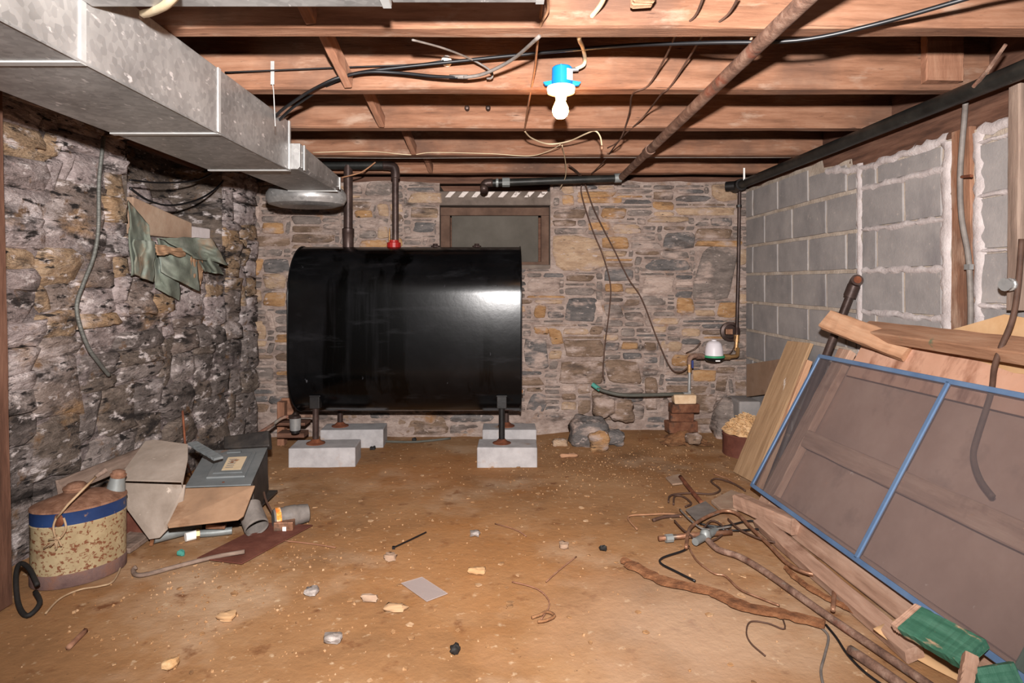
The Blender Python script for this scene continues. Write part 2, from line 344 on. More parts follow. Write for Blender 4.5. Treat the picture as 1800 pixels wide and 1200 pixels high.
M['panel_grey'] = pmat('dusty_grey_sheet', [(128, 114, 102), (148, 134, 122), (166, 152, 140)], 5, rough=.85, bump=.2, specks=[((196, 180, 166), 30, .66, .72), ((104, 84, 66), 6, .60, .74)])
M['panel_brown'] = pmat('brown_sheet', [(130, 102, 80), (152, 120, 94), (166, 136, 110)], 4, rough=.9, bump=.2, specks=[((104, 66, 40), 5, .60, .74)])
M['cover'] = pmat('grey_cover_paint', [(98, 103, 104), (114, 118, 119), (128, 130, 130)], 5, rough=.45, bump=.05, specks=[((138, 100, 76), 9, .66, .74)])
M['can_body'] = pmat('rusted_cream_can', [(138, 118, 88), (160, 142, 110), (176, 158, 126)], 6, rough=.55, bump=.2, specks=[((112, 68, 46), 64, .53, .60, (1, 1, 1.2)), ((104, 58, 40), 5, .62, .74)])
M['can_band'] = pmat('blue_can_band', [(24, 42, 80), (34, 56, 98)], 8, rough=.5, bump=.1, specks=[((120, 96, 84), 24, .64, .70)])
M['can_foot'] = pmat('rusted_can_foot', [(86, 66, 64), (108, 84, 78), (124, 84, 64)], 12, rough=.8, bump=.3)
M['can_top'] = pmat('rusty_can_top', [(96, 64, 48), (124, 88, 68), (146, 110, 90)], 30, rough=.85, bump=.4)
M['spout'] = pmat('zinc_spout', [(112, 116, 115), (140, 143, 141)], 12, rough=.5, metal=.3, bump=.1)
M['string'] = pmat('old_string', [(146, 118, 90), (176, 150, 120)], 30, bump=0)
M['rubber'] = pmat('black_rubber', [(24, 22, 21), (40, 37, 35)], 14, rough=.7, bump=.2)
M['dark_box'] = pmat('dark_rusted_box', [(26, 24, 24), (46, 42, 40), (66, 58, 52)], 9, rough=.6, bump=.2)
M['brick_brown'] = pmat('brown_brick', [(84, 52, 38), (112, 72, 52), (132, 92, 70)], 14, rough=.95, bump=.5, specks=[((60, 50, 44), 9, .58, .7)])
M['brick_pale'] = pmat('pale_brick', [(190, 158, 124), (208, 180, 148), (222, 198, 172)], 12, rough=.95, bump=.4, specks=[((166, 120, 78), 8, .60, .72)])
M['flakes'] = pmat('pale_flakes', [(186, 140, 92), (206, 166, 120), (222, 190, 150)], 26, rough=.95, bump=.5, var=.1)
M['bag'] = pmat('clear_plastic_bag', [(176, 160, 156), (196, 182, 178)], 8, rough=.25, bump=.2, spec=.6)
M['hose'] = pmat('grey_hose', [(70, 70, 64), (92, 90, 82)], 9, rough=.6, bump=.2)
M['teal'] = pmat('teal_tape', [(56, 122, 110), (80, 146, 132)], 12, rough=.6, bump=0)
M['soil'] = pmat('loose_soil', [(96, 64, 42), (130, 90, 60), (156, 116, 82)], 20, rough=1, bump=.6)
M['foil'] = pmat('crumpled_foil', [(126, 116, 110), (164, 154, 148)], 30, rough=.5, metal=.2, bump=.3)
M['window_board'] = pmat('grey_window_board', [(66, 61, 54), (80, 74, 66), (90, 84, 76)], 3, rough=.75, bump=.08)
M['window_wood'] = pmat('brown_window_wood', [(72, 54, 44), (92, 70, 58), (110, 86, 72)], 6, rough=.9, bump=.2)
M['lintel'] = pmat('concrete_lintel', [(84, 74, 66), (104, 92, 84), (120, 108, 98)], 7, rough=.95, bump=.3)
M['stripe'] = pmat('white_stripe_paint', [(196, 184, 176), (214, 204, 198)], 22, rough=.9, bump=.1, specks=[((110, 98, 90), 34, .60, .66)])
M['subfloor'] = pmat('subfloor_boards', [(62, 42, 32), (84, 58, 44)], 4, G, bump=.2, var=.1)

# glowing lamp
m, nt, bs, nd, ln = nodes('lit_bulb')
bs.inputs['Base Color'].default_value = (1, .85, .6, 1); bs.inputs['Emission Color'].default_value = (1.0, .42, .10, 1); bs.inputs['Emission Strength'].default_value = 70
M['bulb'] = m
# insect mesh: threads with gaps between them
m, nt, bs, nd, ln = nodes('insect_mesh')
tr = nd('ShaderNodeBsdfTransparent'); mx = nd('ShaderNodeMixShader'); mx.inputs[0].default_value = .46
bs.inputs['Base Color'].default_value = rgb((104, 96, 98)); bs.inputs['Roughness'].default_value = .7
ln(tr.outputs[0], mx.inputs[1]); ln(bs.outputs[0], mx.inputs[2]); ln(mx.outputs[0], nt.nodes['Material Output'].inputs[0])
M['mesh'] = m
m, nt, bs, nd, ln = nodes('clear_film')
tr = nd('ShaderNodeBsdfTransparent'); mx = nd('ShaderNodeMixShader'); mx.inputs[0].default_value = .5
bs.inputs['Base Color'].default_value = rgb((190, 176, 172)); bs.inputs['Roughness'].default_value = .25
ln(tr.outputs[0], mx.inputs[1]); ln(bs.outputs[0], mx.inputs[2]); ln(mx.outputs[0], nt.nodes['Material Output'].inputs[0])
M['film'] = m

# ------------------------------------------------------------------ setting: floor
def floor_z(x, y):
    a = noise.noise(V((x * 1.3, y * 1.3, 0))) * .006 + noise.noise(V((x * 5, y * 5, 2))) * .003
    return a - .004
def fgrid(u, v):
    x = -2.5 + 5.0 * u; y = -0.6 + 5.6 * v
    z = floor_z(x, y)
    if y > 4.1 and x > 0.1: z += .05 * min(1, (y - 4.1) / .5) * min(1, (x - .1) / .5) * (1 if x < 1.3 else .6)   # soil drifted against the wall
    return V((x, y, z))
floor = solo('floor', MB().grid(fgrid, 220, 240), M['floor'], None, None, kind='structure', smooth=True, origin=V((0, 0, 0)))
floor['label'] = 'uneven ochre dirt and concrete floor strewn with crumbs'

# ------------------------------------------------------------------ setting: rubble walls
def pack(u0, u1, v0, v1, cell, pick, reserved=(), blocked=lambda u, v: False, seed=1):
    r = random.Random(seed); nu = int(round((u1 - u0) / cell)); nv = int(round((v1 - v0) / cell))
    occ = [[blocked(u0 + (i + .5) * cell, v0 + (j + .5) * cell) for i in range(nu)] for j in range(nv)]
    out = []
    for (a, b, c, d, k) in reserved:
        i0, i1 = int((a - u0) / cell), int((b - u0) / cell); j0, j1 = int((c - v0) / cell), int((d - v0) / cell)
        for j in range(max(j0, 0), min(j1, nv)):
            for i in range(max(i0, 0), min(i1, nu)): occ[j][i] = True
        out.append((a, b, c, d, k))
    for j in range(nv):
        i = 0
        while i < nu:
            if occ[j][i]: i += 1; continue
            su, sv, k = pick(r, u0 + i * cell, v0 + j * cell)
            wi = max(1, int(su / cell)); hj = max(1, int(sv / cell)); e = 0
            while i + e < nu and e < wi and not occ[j][i + e]: e += 1
            rest = 0
            while i + e + rest < nu and rest < 3 and not occ[j][i + e + rest]: rest += 1
            if rest < 3: e += rest
            hh = 0
            while j + hh < nv and hh < hj and all(not occ[j + hh][i + q] for q in range(e)): hh += 1
            for q in range(hh):
                for p in range(e): occ[j + q][i + p] = True
            out.append((u0 + i * cell, u0 + (i + e) * cell, v0 + j * cell, v0 + (j + hh) * cell, k))
            i += e
    return out
def stone_shape(wu, wv, d, seed, gap=.007, n=12, lump=.10):
    r = random.Random(seed); a, b = max(wu / 2 - gap, .006), max(wv / 2 - gap, .006); ex = r.uniform(.30, .58)
    off = r.uniform(0, 50); tu, tv = r.uniform(-.25, .25) * d, r.uniform(-.4, .4) * d; sk = r.uniform(-.30, .30)
    ring = []
    for k in range(n):
        q = 2 * math.pi * (k + r.uniform(-.22, .22)) / n; c, s_ = math.cos(q), math.sin(q)
        f = 1 + noise.noise(V((c * 1.3 + off, s_ * 1.3, off))) * lump * 2
        u = a * math.copysign(abs(c) ** ex, c) * f; v = b * math.copysign(abs(s_) ** ex, s_) * f
        ring.append((u + sk * v, v))
    vs = []; fs = []
    for f, h in ((1.04, -.012), (1.0, .35 * d), (.90, .85 * d), (.52, d)):
        for u, v in ring:
            j = 0 if h < 0 else r.uniform(-.12, .12) * d
            vs.append((u * f, v * f, h + j + (0 if h < 0 else tu * u / a + tv * v / b)))
    vs.append((0, 0, d * r.uniform(.85, 1.15)))
    for i in range(3):
        for k in range(n):
            k2 = (k + 1) % n; fs.append((i*n + k, i*n + k2, (i+1)*n + k2, (i+1)*n + k))
    for k in range(n): fs.append((3*n + k, 3*n + (k + 1) % n, 4*n))
    return vs, fs
def stones_on(wall, Mw, rects, mats, depth, seed, hidden=lambda u, v: False, gap=.007, lump=.10, dark=None):
    """each stone an own child; those out of sight behind the tank and past 300 go into one piece"""
    singles = sorted([q for q in rects if not hidden((q[0]+q[1])/2, (q[2]+q[3])/2)], key=lambda q: -(q[1]-q[0])*(q[3]-q[2]))
    rest = singles[300:] + [q for q in rects if hidden((q[0]+q[1])/2, (q[2]+q[3])/2)]; singles = singles[:300]
    merged = MB(); R3 = Mw.to_3x3(); r = random.Random(seed)
    for i, (a, b, c, d, k) in enumerate(singles + rest):
        dp = r.uniform(*depth) * (1.0 if (b - a) * (d - c) > .008 else .7)
        vs, fs = stone_shape(b - a, d - c, dp, seed * 1000 + i, gap, lump=lump)
        ctr = V(((a + b) / 2, (c + d) / 2, 0))
        pts = [R3 @ (V(q) + (ctr if i >= len(singles) else V((0, 0, 0)))) for q in vs]
        if i >= len(singles):
            merged.add([q + Mw.translation for q in pts], fs); continue
        mb = MB().add(pts, fs); me = mesh_of(mb, 'stone', fix=False)
        for p in me.polygons: p.use_smooth = True
        o = bpy.data.objects.new('stone', me); COL.objects.link(o); o.parent = wall
        o.location = Mw @ ctr - wloc(wall)
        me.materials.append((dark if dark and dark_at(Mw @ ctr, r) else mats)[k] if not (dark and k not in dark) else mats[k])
    if merged.v:
        part('rubble_fill', merged, mats['grey'], wall, smooth=True, kind='stuff')
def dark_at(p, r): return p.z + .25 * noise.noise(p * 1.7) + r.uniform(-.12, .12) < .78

YB = 4.60
Mb = Matrix(((1, 0, 0, 0), (0, 0, -1, YB), (0, 1, 0, 0), (0, 0, 0, 1)))          # u = x, v = z, n towards the room
wall_back = root('wall_back', (0, YB, 0), 'rubble stone back wall behind the black tank', None, kind='structure')
WX0, WX1, WZ0, WZ1 = -.475, .345, 1.245, 1.80                                    # window opening
def in_win(u, v): return WX0 < u < WX1 and v > WZ0
def top_back(u): return 1.865 + .03 * noise.noise(V((u * 3, 1, 0)))
def back_fn(u, v):
    x = -1.95 + 3.85 * u; z = -.05 + v * (top_back(x) + .05)
    d = noise.noise(V((x * 9, z * 14, 0))) * .008 + noise.noise(V((x * 25, z * 30, 3))) * .005
    if z < .25: d += .02 * (1 - z / .25)
    return V((x, YB - d, z))
mbk = MB().grid(back_fn, 260, 130)
mbk.f = [f for f in mbk.f if not in_win(sum(mbk.v[i].x for i in f) / 4, sum(mbk.v[i].z for i in f) / 4)]
part('mortar', mbk, M['mortar_back'], wall_back, smooth=True)
part('wall_core', MB().box((-1.24, YB + .30, .92), (1.53, .5, 1.86)).box((1.12, YB + .30, .92), (1.55, .5, 1.86)).box((-.065, YB + .30, .60), (.82, .5, 1.28)), M['lintel'], wall_back)
def RB(x0, x1, y0, y1, k):   # a stone read off the picture on the back wall
    a, b = P(x0, y1, YB - .02), P(x1, y0, YB - .02); return (a.x, b.x, a.z, b.z, k)
res = [RB(970, 1060, 412, 478, 'tan'), RB(1128, 1188, 483, 517, 'pale'), RB(1225, 1296, 432, 526, 'grey'), RB(1252, 1298, 322, 354, 'tan'),
       RB(1130, 1215, 454, 478, 'blue'), RB(1056, 1102, 363, 386, 'ochre'), RB(925, 985, 487, 516, 'pale'), RB(995, 1050, 520, 566, 'blue'),
       RB(1190, 1222, 522, 554, 'ochre'), RB(1262, 1300, 530, 560, 'ochre'), RB(938, 962, 533, 560, 'ochre'), RB(938, 966, 572, 590, 'ochre'),
       RB(1092, 1124, 600, 616, 'ochre'), RB(1132, 1156, 600, 618, 'brown'), RB(1160, 1200, 598, 620, 'tan'), RB(990, 1064, 596, 630, 'brown'),
       RB(984, 1064, 632, 676, 'brown'), RB(1066, 1130, 632, 676, 'brown'), RB(1216, 1262, 648, 672, 'ochre'), RB(1180, 1215, 622, 646, 'ochre'),
       RB(988, 1012, 340, 362, 'ochre'), RB(1014, 1096, 345, 358, 'ochre'), RB(1140, 1212, 378, 392, 'tan'), RB(1190, 1296, 362, 380, 'tan'),
       RB(1075, 1130, 392, 412, 'tan'), RB(920, 965, 594, 650, 'blue'), RB(718, 778, 335, 358, 'tan'), RB(622, 656, 368, 384, 'ochre'),
       RB(640, 690, 318, 346, 'grey'), RB(720, 770, 362, 384, 'tan'), RB(724, 766, 388, 410, 'blue'), RB(458, 500, 390, 412, 'ochre'),
       RB(460, 502, 480, 510, 'tan'), RB(462, 503, 512, 540, 'ochre'), RB(925, 960, 690, 740, 'blue'), RB(690, 790, 728, 768, 'brown'),
       RB(1172, 1262, 692, 730, 'brown')]
def pick_back(r, u, v):
    k = r.choices(['grey', 'blue', 'tan', 'ochre', 'brown', 'pale'], [30, 16, 18, 10, 16, 6] if v > .45 else [26, 22, 8, 3, 40, 1])[0]
    if r.random() < .16: return r.uniform(.18, .32), r.uniform(.10, .16), k
    return r.uniform(.11, .36), r.uniform(.035, .085), k
rects = pack(-1.86, 1.80, .0, 1.84, .015, pick_back, res, lambda u, v: in_win(u, v) or (WX0 - .02 < u < WX1 + .02 and v > WZ0 - .02), seed=11)
stones_on(wall_back, Mb, rects, BACK, (.005, .020), 5, lambda u, v: -1.34 < u < .06 and .42 < v < 1.30)

# window in the back wall
win = root('window_1', ((WX0 + WX1) / 2, YB + .2, WZ0), 'boarded basement window in the back wall behind the tank', None, kind='structure')
part('window_board', MB().box((-.065, YB + .17, 1.48), (.66, .02, .44)), M['window_board'], win, bevel=.004)
part('window_frame', MB().box((-.44, YB + .16, 1.48), (.07, .05, .46)).box((.315, YB + .16, 1.48), (.06, .05, .46)).box((-.065, YB + .15, 1.66), (.82, .06, .06)).box((-.065, YB + .16, 1.262), (.82, .07, .036)), M['window_wood'], win, bevel=.004)
part('lintel', MB().box((-.065, YB + .13, 1.745), (.83, .24, .105)), M['lintel'], win, bevel=.01)
for i in range(8):
    x = -.43 + i * .097
    mb = MB().prism([(x, YB + .0085, 1.752), (x + .038, YB + .0085, 1.752), (x + .078, YB + .0085, 1.793), (x + .034, YB + .0085, 1.793)], (0, .0025, 0))
    part('painted_stripe', mb, M['stripe'], win)
part('added_backing', MB().box((-.065, YB + .40, 1.60), (1.0, .04, .9)), M['joist_dark'], win)  # added board, blocks the bright world showing through gaps round the window
part('window_sill', MB().box((-.065, YB + .10, WZ0 - .005), (.82, .22, .03)), M['lintel'], win, bevel=.008)

# left wall: leans away from the axis a little, with a ledge at the far end
ANG = .07; LX0 = -1.82
eu = V((-ANG, -1, 0)).normalized()          # u runs from the back corner towards the camera
en = V((1, -ANG, 0)).normalized()
Ml = Matrix(((eu.x, 0, en.x, LX0), (eu.y, 0, en.y, YB), (eu.z, 1, en.z, 0), (0, 0, 0, 1)))
wall_left = root('wall_left', (LX0, YB, 0), 'whitewashed and mouldy rubble stone wall on the left', None, kind='structure')
LU0, LU1, LZ = .50, 1.43, 1.375            # the recess over the ledge
def in_rec(u, v): return LU0 < u < LU1 and v > LZ
def left_n(u, z): return noise.noise(V((u * 3.2, z * 4.2, 7))) * .022 + noise.noise(V((u * 9, z * 11, 1))) * .013 + noise.noise(V((u * 24, z * 26, 4))) * .007
def left_fn(a, b):
    u = -.10 + 3.75 * a; z = -.05 + 1.96 * b
    return Ml @ V((u, z, left_n(u, z)))
ml_ = MB(); nu_, nv_ = 270, 140
ml_.grid(left_fn, nu_, nv_)
keep = []
for j in range(nv_):
    for i in range(nu_):
        if not in_rec(-.10 + 3.75 * (i + .5) / nu_, -.05 + 1.96 * (j + .5) / nv_): keep.append(ml_.f[j * nu_ + i])
ml_.f = keep
part('mortar', ml_, M['mortar_left'], wall_left, smooth=True)
def Lp(u, z, n): return Ml @ V((u, z, n))
rec = MB()
rec.add([Lp(LU0 - .03, LZ, .0), Lp(LU1 + .02, LZ, .0), Lp(LU1 + .02, LZ, -.40), Lp(LU0 - .03, LZ, -.40)], [(0, 1, 2, 3)])
rec.add([Lp(LU0 - .03, LZ, -.34), Lp(LU1 + .02, LZ, -.34), Lp(LU1 + .02, 2.0, -.34), Lp(LU0 - .03, 2.0, -.34)], [(0, 1, 2, 3)])
for uu in (LU0, LU1): rec.add([Lp(uu, LZ, .01), Lp(uu, LZ, -.36), Lp(uu, 2.0, -.36), Lp(uu, 2.0, .01)], [(0, 1, 2, 3)])
part('ledge_recess', rec, LDARK['brown'], wall_left)  # darker stone puts the duct's shade into the recess colour
def pick_left(r, u, v):
    k = r.choices(['grey', 'lilac', 'ochre', 'brown'], [26, 34, 24, 14] if v > .8 else [42, 24, 0, 34])[0]
    if v < .6: return r.uniform(.20, .46), r.uniform(.13, .28), k
    return r.uniform(.16, .46), r.uniform(.06, .16), k
rects = pack(0.0, 3.2, 0, 1.88, .02, pick_left, (), lambda u, v: LU0 - .02 < u < LU1 + .02 and v > LZ - .01, seed=4)
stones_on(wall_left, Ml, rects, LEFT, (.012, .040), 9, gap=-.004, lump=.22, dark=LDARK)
# stones at the back of the ledge
for i, (u, z, a, b, k) in enumerate([(.72, 1.47, .26, .16, 'brown'), (.98, 1.46, .22, .14, 'grey'), (.62, 1.62, .2, .1, 'grey'), (1.22, 1.60, .3, .12, 'brown'), (.9, 1.66, .3, .13, 'lilac')]):
    vs, fs = stone_shape(a, b, .05, 900 + i)
    part('stone', MB().add([Lp(u + q[0], z + q[1], q[2] - .33) for q in vs], fs), LEFT[k], wall_left, smooth=True)

# ------------------------------------------------------------------ setting: block wall on the right
RX = 1.78
wall_right = root('wall_right', (RX, 3.0, 0), 'grey concrete block wall on the right with pale mortar joints', None, kind='structure')
def right_top(y): return 1.70 + (.06 if y > 3.2 else 0) + (.045 if y > 3.5 else 0) + .012 * noise.noise(V((y * 7, 0, 0)))
def right_fn(a, b):
    y = -.5 + 5.2 * a; z = -.05 + b * (right_top(y) + .05)
    return V((RX + .006 - noise.noise(V((y * 14, z * 14, 0))) * .004, y, z))
part('mortar', MB().grid(right_fn, 300, 90).box((RX + .16, 2.1, .82), (.28, 5.2, 1.66)), M['block_mortar'], wall_right, smooth=True)
STUD0, STUD1 = 2.375, 2.475
CH_ = .203
blk = {}
def block_mesh(L, H):
    key = (round(L, 2), round(H, 2))
    if key not in blk:
        mb = MB(); c = .004; x = .012; l2, h2 = L / 2, H / 2; r = random.Random(len(blk))
        outer = [(-l2, -h2), (0, -h2), (l2, -h2), (l2, 0), (l2, h2), (0, h2), (-l2, h2), (-l2, 0)]
        j = [(r.uniform(-.0025, .0025), r.uniform(-.0025, .0025)) for _ in outer]
        vs = [(x, p[0] + q[0], p[1] + q[1]) for p, q in zip(outer, j)] + [(-.001, p[0] * (1 - c / l2) + q[0], p[1] * (1 - c / h2) + q[1]) for p, q in zip(outer, j)]
        fs = [(i, (i + 1) % 8, 8 + (i + 1) % 8, 8 + i) for i in range(8)] + [tuple(range(8, 16))]
        me = mesh_of(MB().add(vs, fs), 'concrete_block'); me.materials.append(M['block']); blk[key] = me
    return blk[key]
def blocks(y0, y1, first, rows_z):
    for r_i, (z0, z1) in enumerate(rows_z):
        y = y1 - (first if r_i % 2 == 0 else first - .203 if first > .203 else first + .203); edges = [y1]
        while y > y0 + .05: edges.append(y); y -= .406
        edges.append(y0)
        for a, b in zip(edges[1:], edges[:-1]):
            if b - a < .03: continue
            yc = (a + b) / 2
            top = min(z1, right_top(yc) - .012)
            if top - z0 < .05: continue
            o = bpy.data.objects.new('concrete_block', block_mesh(b - a - .016, top - z0 - .015)); COL.objects.link(o)
            o.parent = wall_right; o.location = V((RX, yc, (z0 + top) / 2)) - wloc(wall_right)
zr = [CH - (482 - 495) / 239. + (i - 6) * CH_ for i in range(-1, 10)]
rows = [(z, z + CH_) for z in zr if z + CH_ > .02]
blocks(3.145, 4.60, .135, rows)
blocks(STUD1 + .06, 3.115, .13, rows)
blocks(-.4, STUD0 - .03, .36, [(z + .06, z + .06 + CH_) for z in zr if z + CH_ > .02])
# mortar smeared over the joints
sm = MB(); r_ = random.Random(3)
def smear(pts, wd, seed):
    r = random.Random(seed); vs = []; fs = []; n = 0
    for i in range(len(pts) - 1):
        a, b = V(pts[i]), V(pts[i + 1]); L = (b - a).length; k = max(2, int(L / .03)); t = (b - a).normalized(); s = V((1, 0, 0)).cross(t)
        for j in range(k + 1):
            q = a + (b - a) * (j / k); w1, w2 = wd * r.uniform(.25, 1.0), wd * r.uniform(.25, 1.0)
            for f, h in ((-1, .002), (-.6, -.005), (.0, -.009), (.6, -.005), (1, .002)):
                vs.append(q + s * (f * (w1 if f < 0 else w2)) + V((h, 0, 0)))
        for j in range(k):
            for m_ in range(4):
                o = n + j * 5 + m_; fs.append((o, o + 1, o + 6, o + 5))
        n = len(vs)
    sm.add(vs, fs)
smear([(RX, 3.13, .3), (RX, 3.13, 1.72)], .035, 1)
smear([(RX, STUD1 + .03, .3), (RX, STUD1 + .04, 1.0), (RX, STUD1 + .035, 1.69)], .05, 2)
smear([(RX, STUD0 - .02, .5), (RX, STUD0 - .03, 1.0), (RX, STUD0 - .03, 1.69)], .04, 3)
for q, z in enumerate(zr):
    if .55 < z < 1.7: smear([(RX, 3.1, z), (RX, STUD1 + .04, z - .004)], .024, 20 + q)
for q, z in enumerate(zr):
    if .55 < z < 1.7: smear([(RX, STUD0 - .03, z + .06), (RX, 2.0, z + .06)], .014, 40 + q)
smear([(RX, 3.45, 1.74), (RX, 3.2, 1.705), (RX, 3.0, 1.69), (RX, 2.7, 1.70), (RX, STUD1 + .03, 1.70)], .03, 60)
smear([(RX, STUD0 - .03, 1.69), (RX, 2.0, 1.70)], .035, 61)
part('smeared_mortar', sm, M['smear'], wall_right, smooth=True)
# wood let into the block wall, sill beam over it, band boards behind the joists
plank('trim_1', (RX + .016, (STUD0 + STUD1) / 2, .3), (RX + .016, (STUD0 + STUD1) / 2, 1.72), .105, .05, (-1, 0, 0), M['joist'], 'weathered orange-brown stud let into the block wall', kind='structure', rough=.003)
plank('trim_2', (RX + .07, -.4, 1.79), (RX + .07, YB, 1.79), .20, .12, (-1, 0, 0), M['joist_dark'], 'dark sill beam lying on top of the block wall', kind='structure', rough=.004)
plank('trim_3', (-2.2, YB + .14, 1.99), (2.1, YB + .14, 1.99), .24, .05, (0, -1, 0), M['joist_dark'], 'dark band board above the back stone wall', kind='structure')
plank('trim_4', (-2.02, -.4, 1.99), (-2.02, YB, 1.99), .24, .05, (1, 0, 0), M['joist_dark'], 'dark band board above the left stone wall', kind='structure')
plank('trim_5', (RX + .14, -.4, 1.99), (RX + .14, YB, 1.99), .22, .04, (-1, 0, 0), M['joist_dark'], 'dark band board closing the joist ends over the sill beam', kind='structure')

# ceiling: floorboards laid on the joists
ceiling = root('ceiling', (0, 2, 2.11), 'dark subfloor boards above the joists', None, kind='structure')
for i in range(22):
    plank('floorboard', (-2.1 + i * .19, -.5, 2.118), (-2.1 + i * .19, YB + .15, 2.118), .188, .022, (0, 0, 1), M['subfloor'], parent=ceiling, seed=i)

# ------------------------------------------------------------------ joists and bridging
JB = CH + .753; JH = .222
JY = [(1.855, 1.931), (2.448, 2.523), (3.062, 3.135), (3.725, 3.800), (4.335, 4.406)]
words = ['nearest wooden floor joist across the top edge of the picture', 'wooden floor joist that the blue lamp box hangs in front of',
         'wooden floor joist just behind the glowing bulb', 'wooden floor joist with a thin wire strung along its lower edge', 'farthest wooden floor joist, directly over the black pipes']
for (a, b), t in zip(JY, words):
    plank('floor_joist', (-1.98, (a + b) / 2, JB + JH / 2), (1.90, (a + b) / 2, JB + JH / 2), b - a, JH, (0, 0, 1), M['joist'], t, 'joist', 'floor joists', rough=.0025)
bw = ['short diagonal brace at the near face of the nearest joist', 'longest diagonal brace crossed by the black cables', 'diagonal brace above the duct shadow between the middle joists', 'faint diagonal brace between the two far joists', 'small diagonal brace over the red tank fitting']
bx = [-.56, -.60, -.59, -.53, -.50]
prev = 1.34
for (a, b), t, x in zip(JY, bw, bx):
    plank('cross_brace', (x - .04, prev + .04, JB + .19), (x, a - .025, JB + .025), .062, .03, (1, 0, 0), M['brown_wood'], t, 'brace', 'diagonal braces between the joists'); prev = b
plank('blocking', (1.70, 2.425, JB + .02), (1.70, 2.425, JB + .215), .145, .036, (0, -1, 0), M['brown_wood'], 'short wooden block nailed to the joist near the right wall', 'wood block')
plank('blocking', (.395, 1.74, 1.94), (.395, 1.80, 1.94), .06, .05, (0, 0, 1), M['pale_wood'], 'pale wooden stub at the top edge of the picture', 'wood block')
plank('blocking', (1.40, 4.36, 1.75), (1.40, 4.40, 1.75), .05, .03, (0, 0, 1), M['pale_wood'], 'small pale wood scrap under the far joist', 'wood block') if False else None

# ------------------------------------------------------------------ ducts
HB = CH + .522
duct = root('supply_duct', (-1.19, 2.2, HB), 'long galvanised rectangular duct running along the left under the joists', 'duct')
xs0, xs1 = -1.378, -1.004
def hollow(mb, x0, x1, y0, y1, z0, z1): mb.box(((x0 + x1) / 2, (y0 + y1) / 2, (z0 + z1) / 2), (x1 - x0, y1 - y0, z1 - z0)); return mb
ys = [-.4, .07, .79, 1.503, 2.218, 2.945]
for a, b in zip(ys[:-1], ys[1:]):
    sec = part('duct_section', hollow(MB(), xs0, xs1, a + .001, b - .001, HB, HB + .229), M['galv'], duct, bevel=.003)
    part('drive_cleat', MB().box((xs1 + .001, b - .012, HB + .115), (.006, .020, .232)).box(((xs0 + xs1) / 2, b - .012, HB - .001), (xs1 - xs0 + .006, .026, .006)), M['cleat'], sec, bevel=.001)
    part('corner_seam', MB().tube([(xs1 + .001, a, HB + .001), (xs1 + .001, b, HB + .001)], .004, 6), M['galv'], sec)
# tapered run to the boot
a, b = 2.946, 3.66
def ring(y, x0, x1, z0, z1, c): return [V((x0, y, z0)), V((x1 - c, y, z0)), V((x1, y, z0 + c)), V((x1, y, z1)), V((x0, y, z1))]
r0 = ring(a, -1.27, -.958, HB + .008, HB + .13, .012); r1 = ring(b, -1.245, -.955, HB + .008, HB + .085, .022)
tp = MB().add(r0 + r1, [(i, (i + 1) % 5, 5 + (i + 1) % 5, 5 + i) for i in range(5)] + [(0, 1, 2, 3, 4), (9, 8, 7, 6, 5)])
tps = part('tapered_section', tp, M['galv'], duct, bevel=.002)
for c_, d_ in (((-.953, 3.0, HB + .07), (.005, .02, .12)), ((-1.11, 3.645, HB + .006), (.29, .012, .006)), ((-.952, 3.645, HB + .05), (.005, .012, .07))): part('joint_cleat', MB().box(c_, d_), M['cleat'], tps)
bo = MB()
def boot_fn(u, v):
    q = u * 2 * math.pi; pr = [(.0, 0), (.70, 0.0), (.93, .02), (1.0, .06), (.99, .10), (.90, .14), (0, .15)]
    k = v * (len(pr) - 1); i = min(int(k), len(pr) - 2); t = k - i
    rr = pr[i][0] + (pr[i + 1][0] - pr[i][0]) * t; zz = pr[i][1] + (pr[i + 1][1] - pr[i][1]) * t
    return V((-1.215 + .245 * rr * math.cos(q), 3.86 + .19 * rr * math.sin(q), HB - .062 + zz * .8))
bo.grid(boot_fn, 32, 18)
part('boot', bo, M['galv'], duct, smooth=40, label='rounded galvanised end boot')
cd = root('cross_duct', (-.35, 1.44, 1.797), 'galvanised branch duct crossing the very top of the picture', 'duct')
for a, b, dz in ((-1.0, -.27, 0), (-.27, .10, .010)):
    s_ = part('duct_section', MB().box(((a + b) / 2, 1.44, 1.877 + dz), (b - a - .002, .16, .16)), M['galv'], cd, bevel=.003)
    part('joint_cleat', MB().box((b - .012, 1.44, 1.796 + dz), (.02, .162, .004)), M['cleat'], s_)
solo('hanger_strap', MB().box(P(479, 128, 2.42), (.014, .002, .09)).tube([P(479, 147, 2.42), P(481, 160, 2.42), P(484, 222, 2.42)], .002, 5), M['cleat'], 'thin grey metal strap hanging above the duct', 'strap')
solo('hanger_strap', MB().box(P(1308, 306, 4.3), (.012, .003, .085)), M['white'], 'white perforated strap holding the pipe in the far right corner', 'strap')

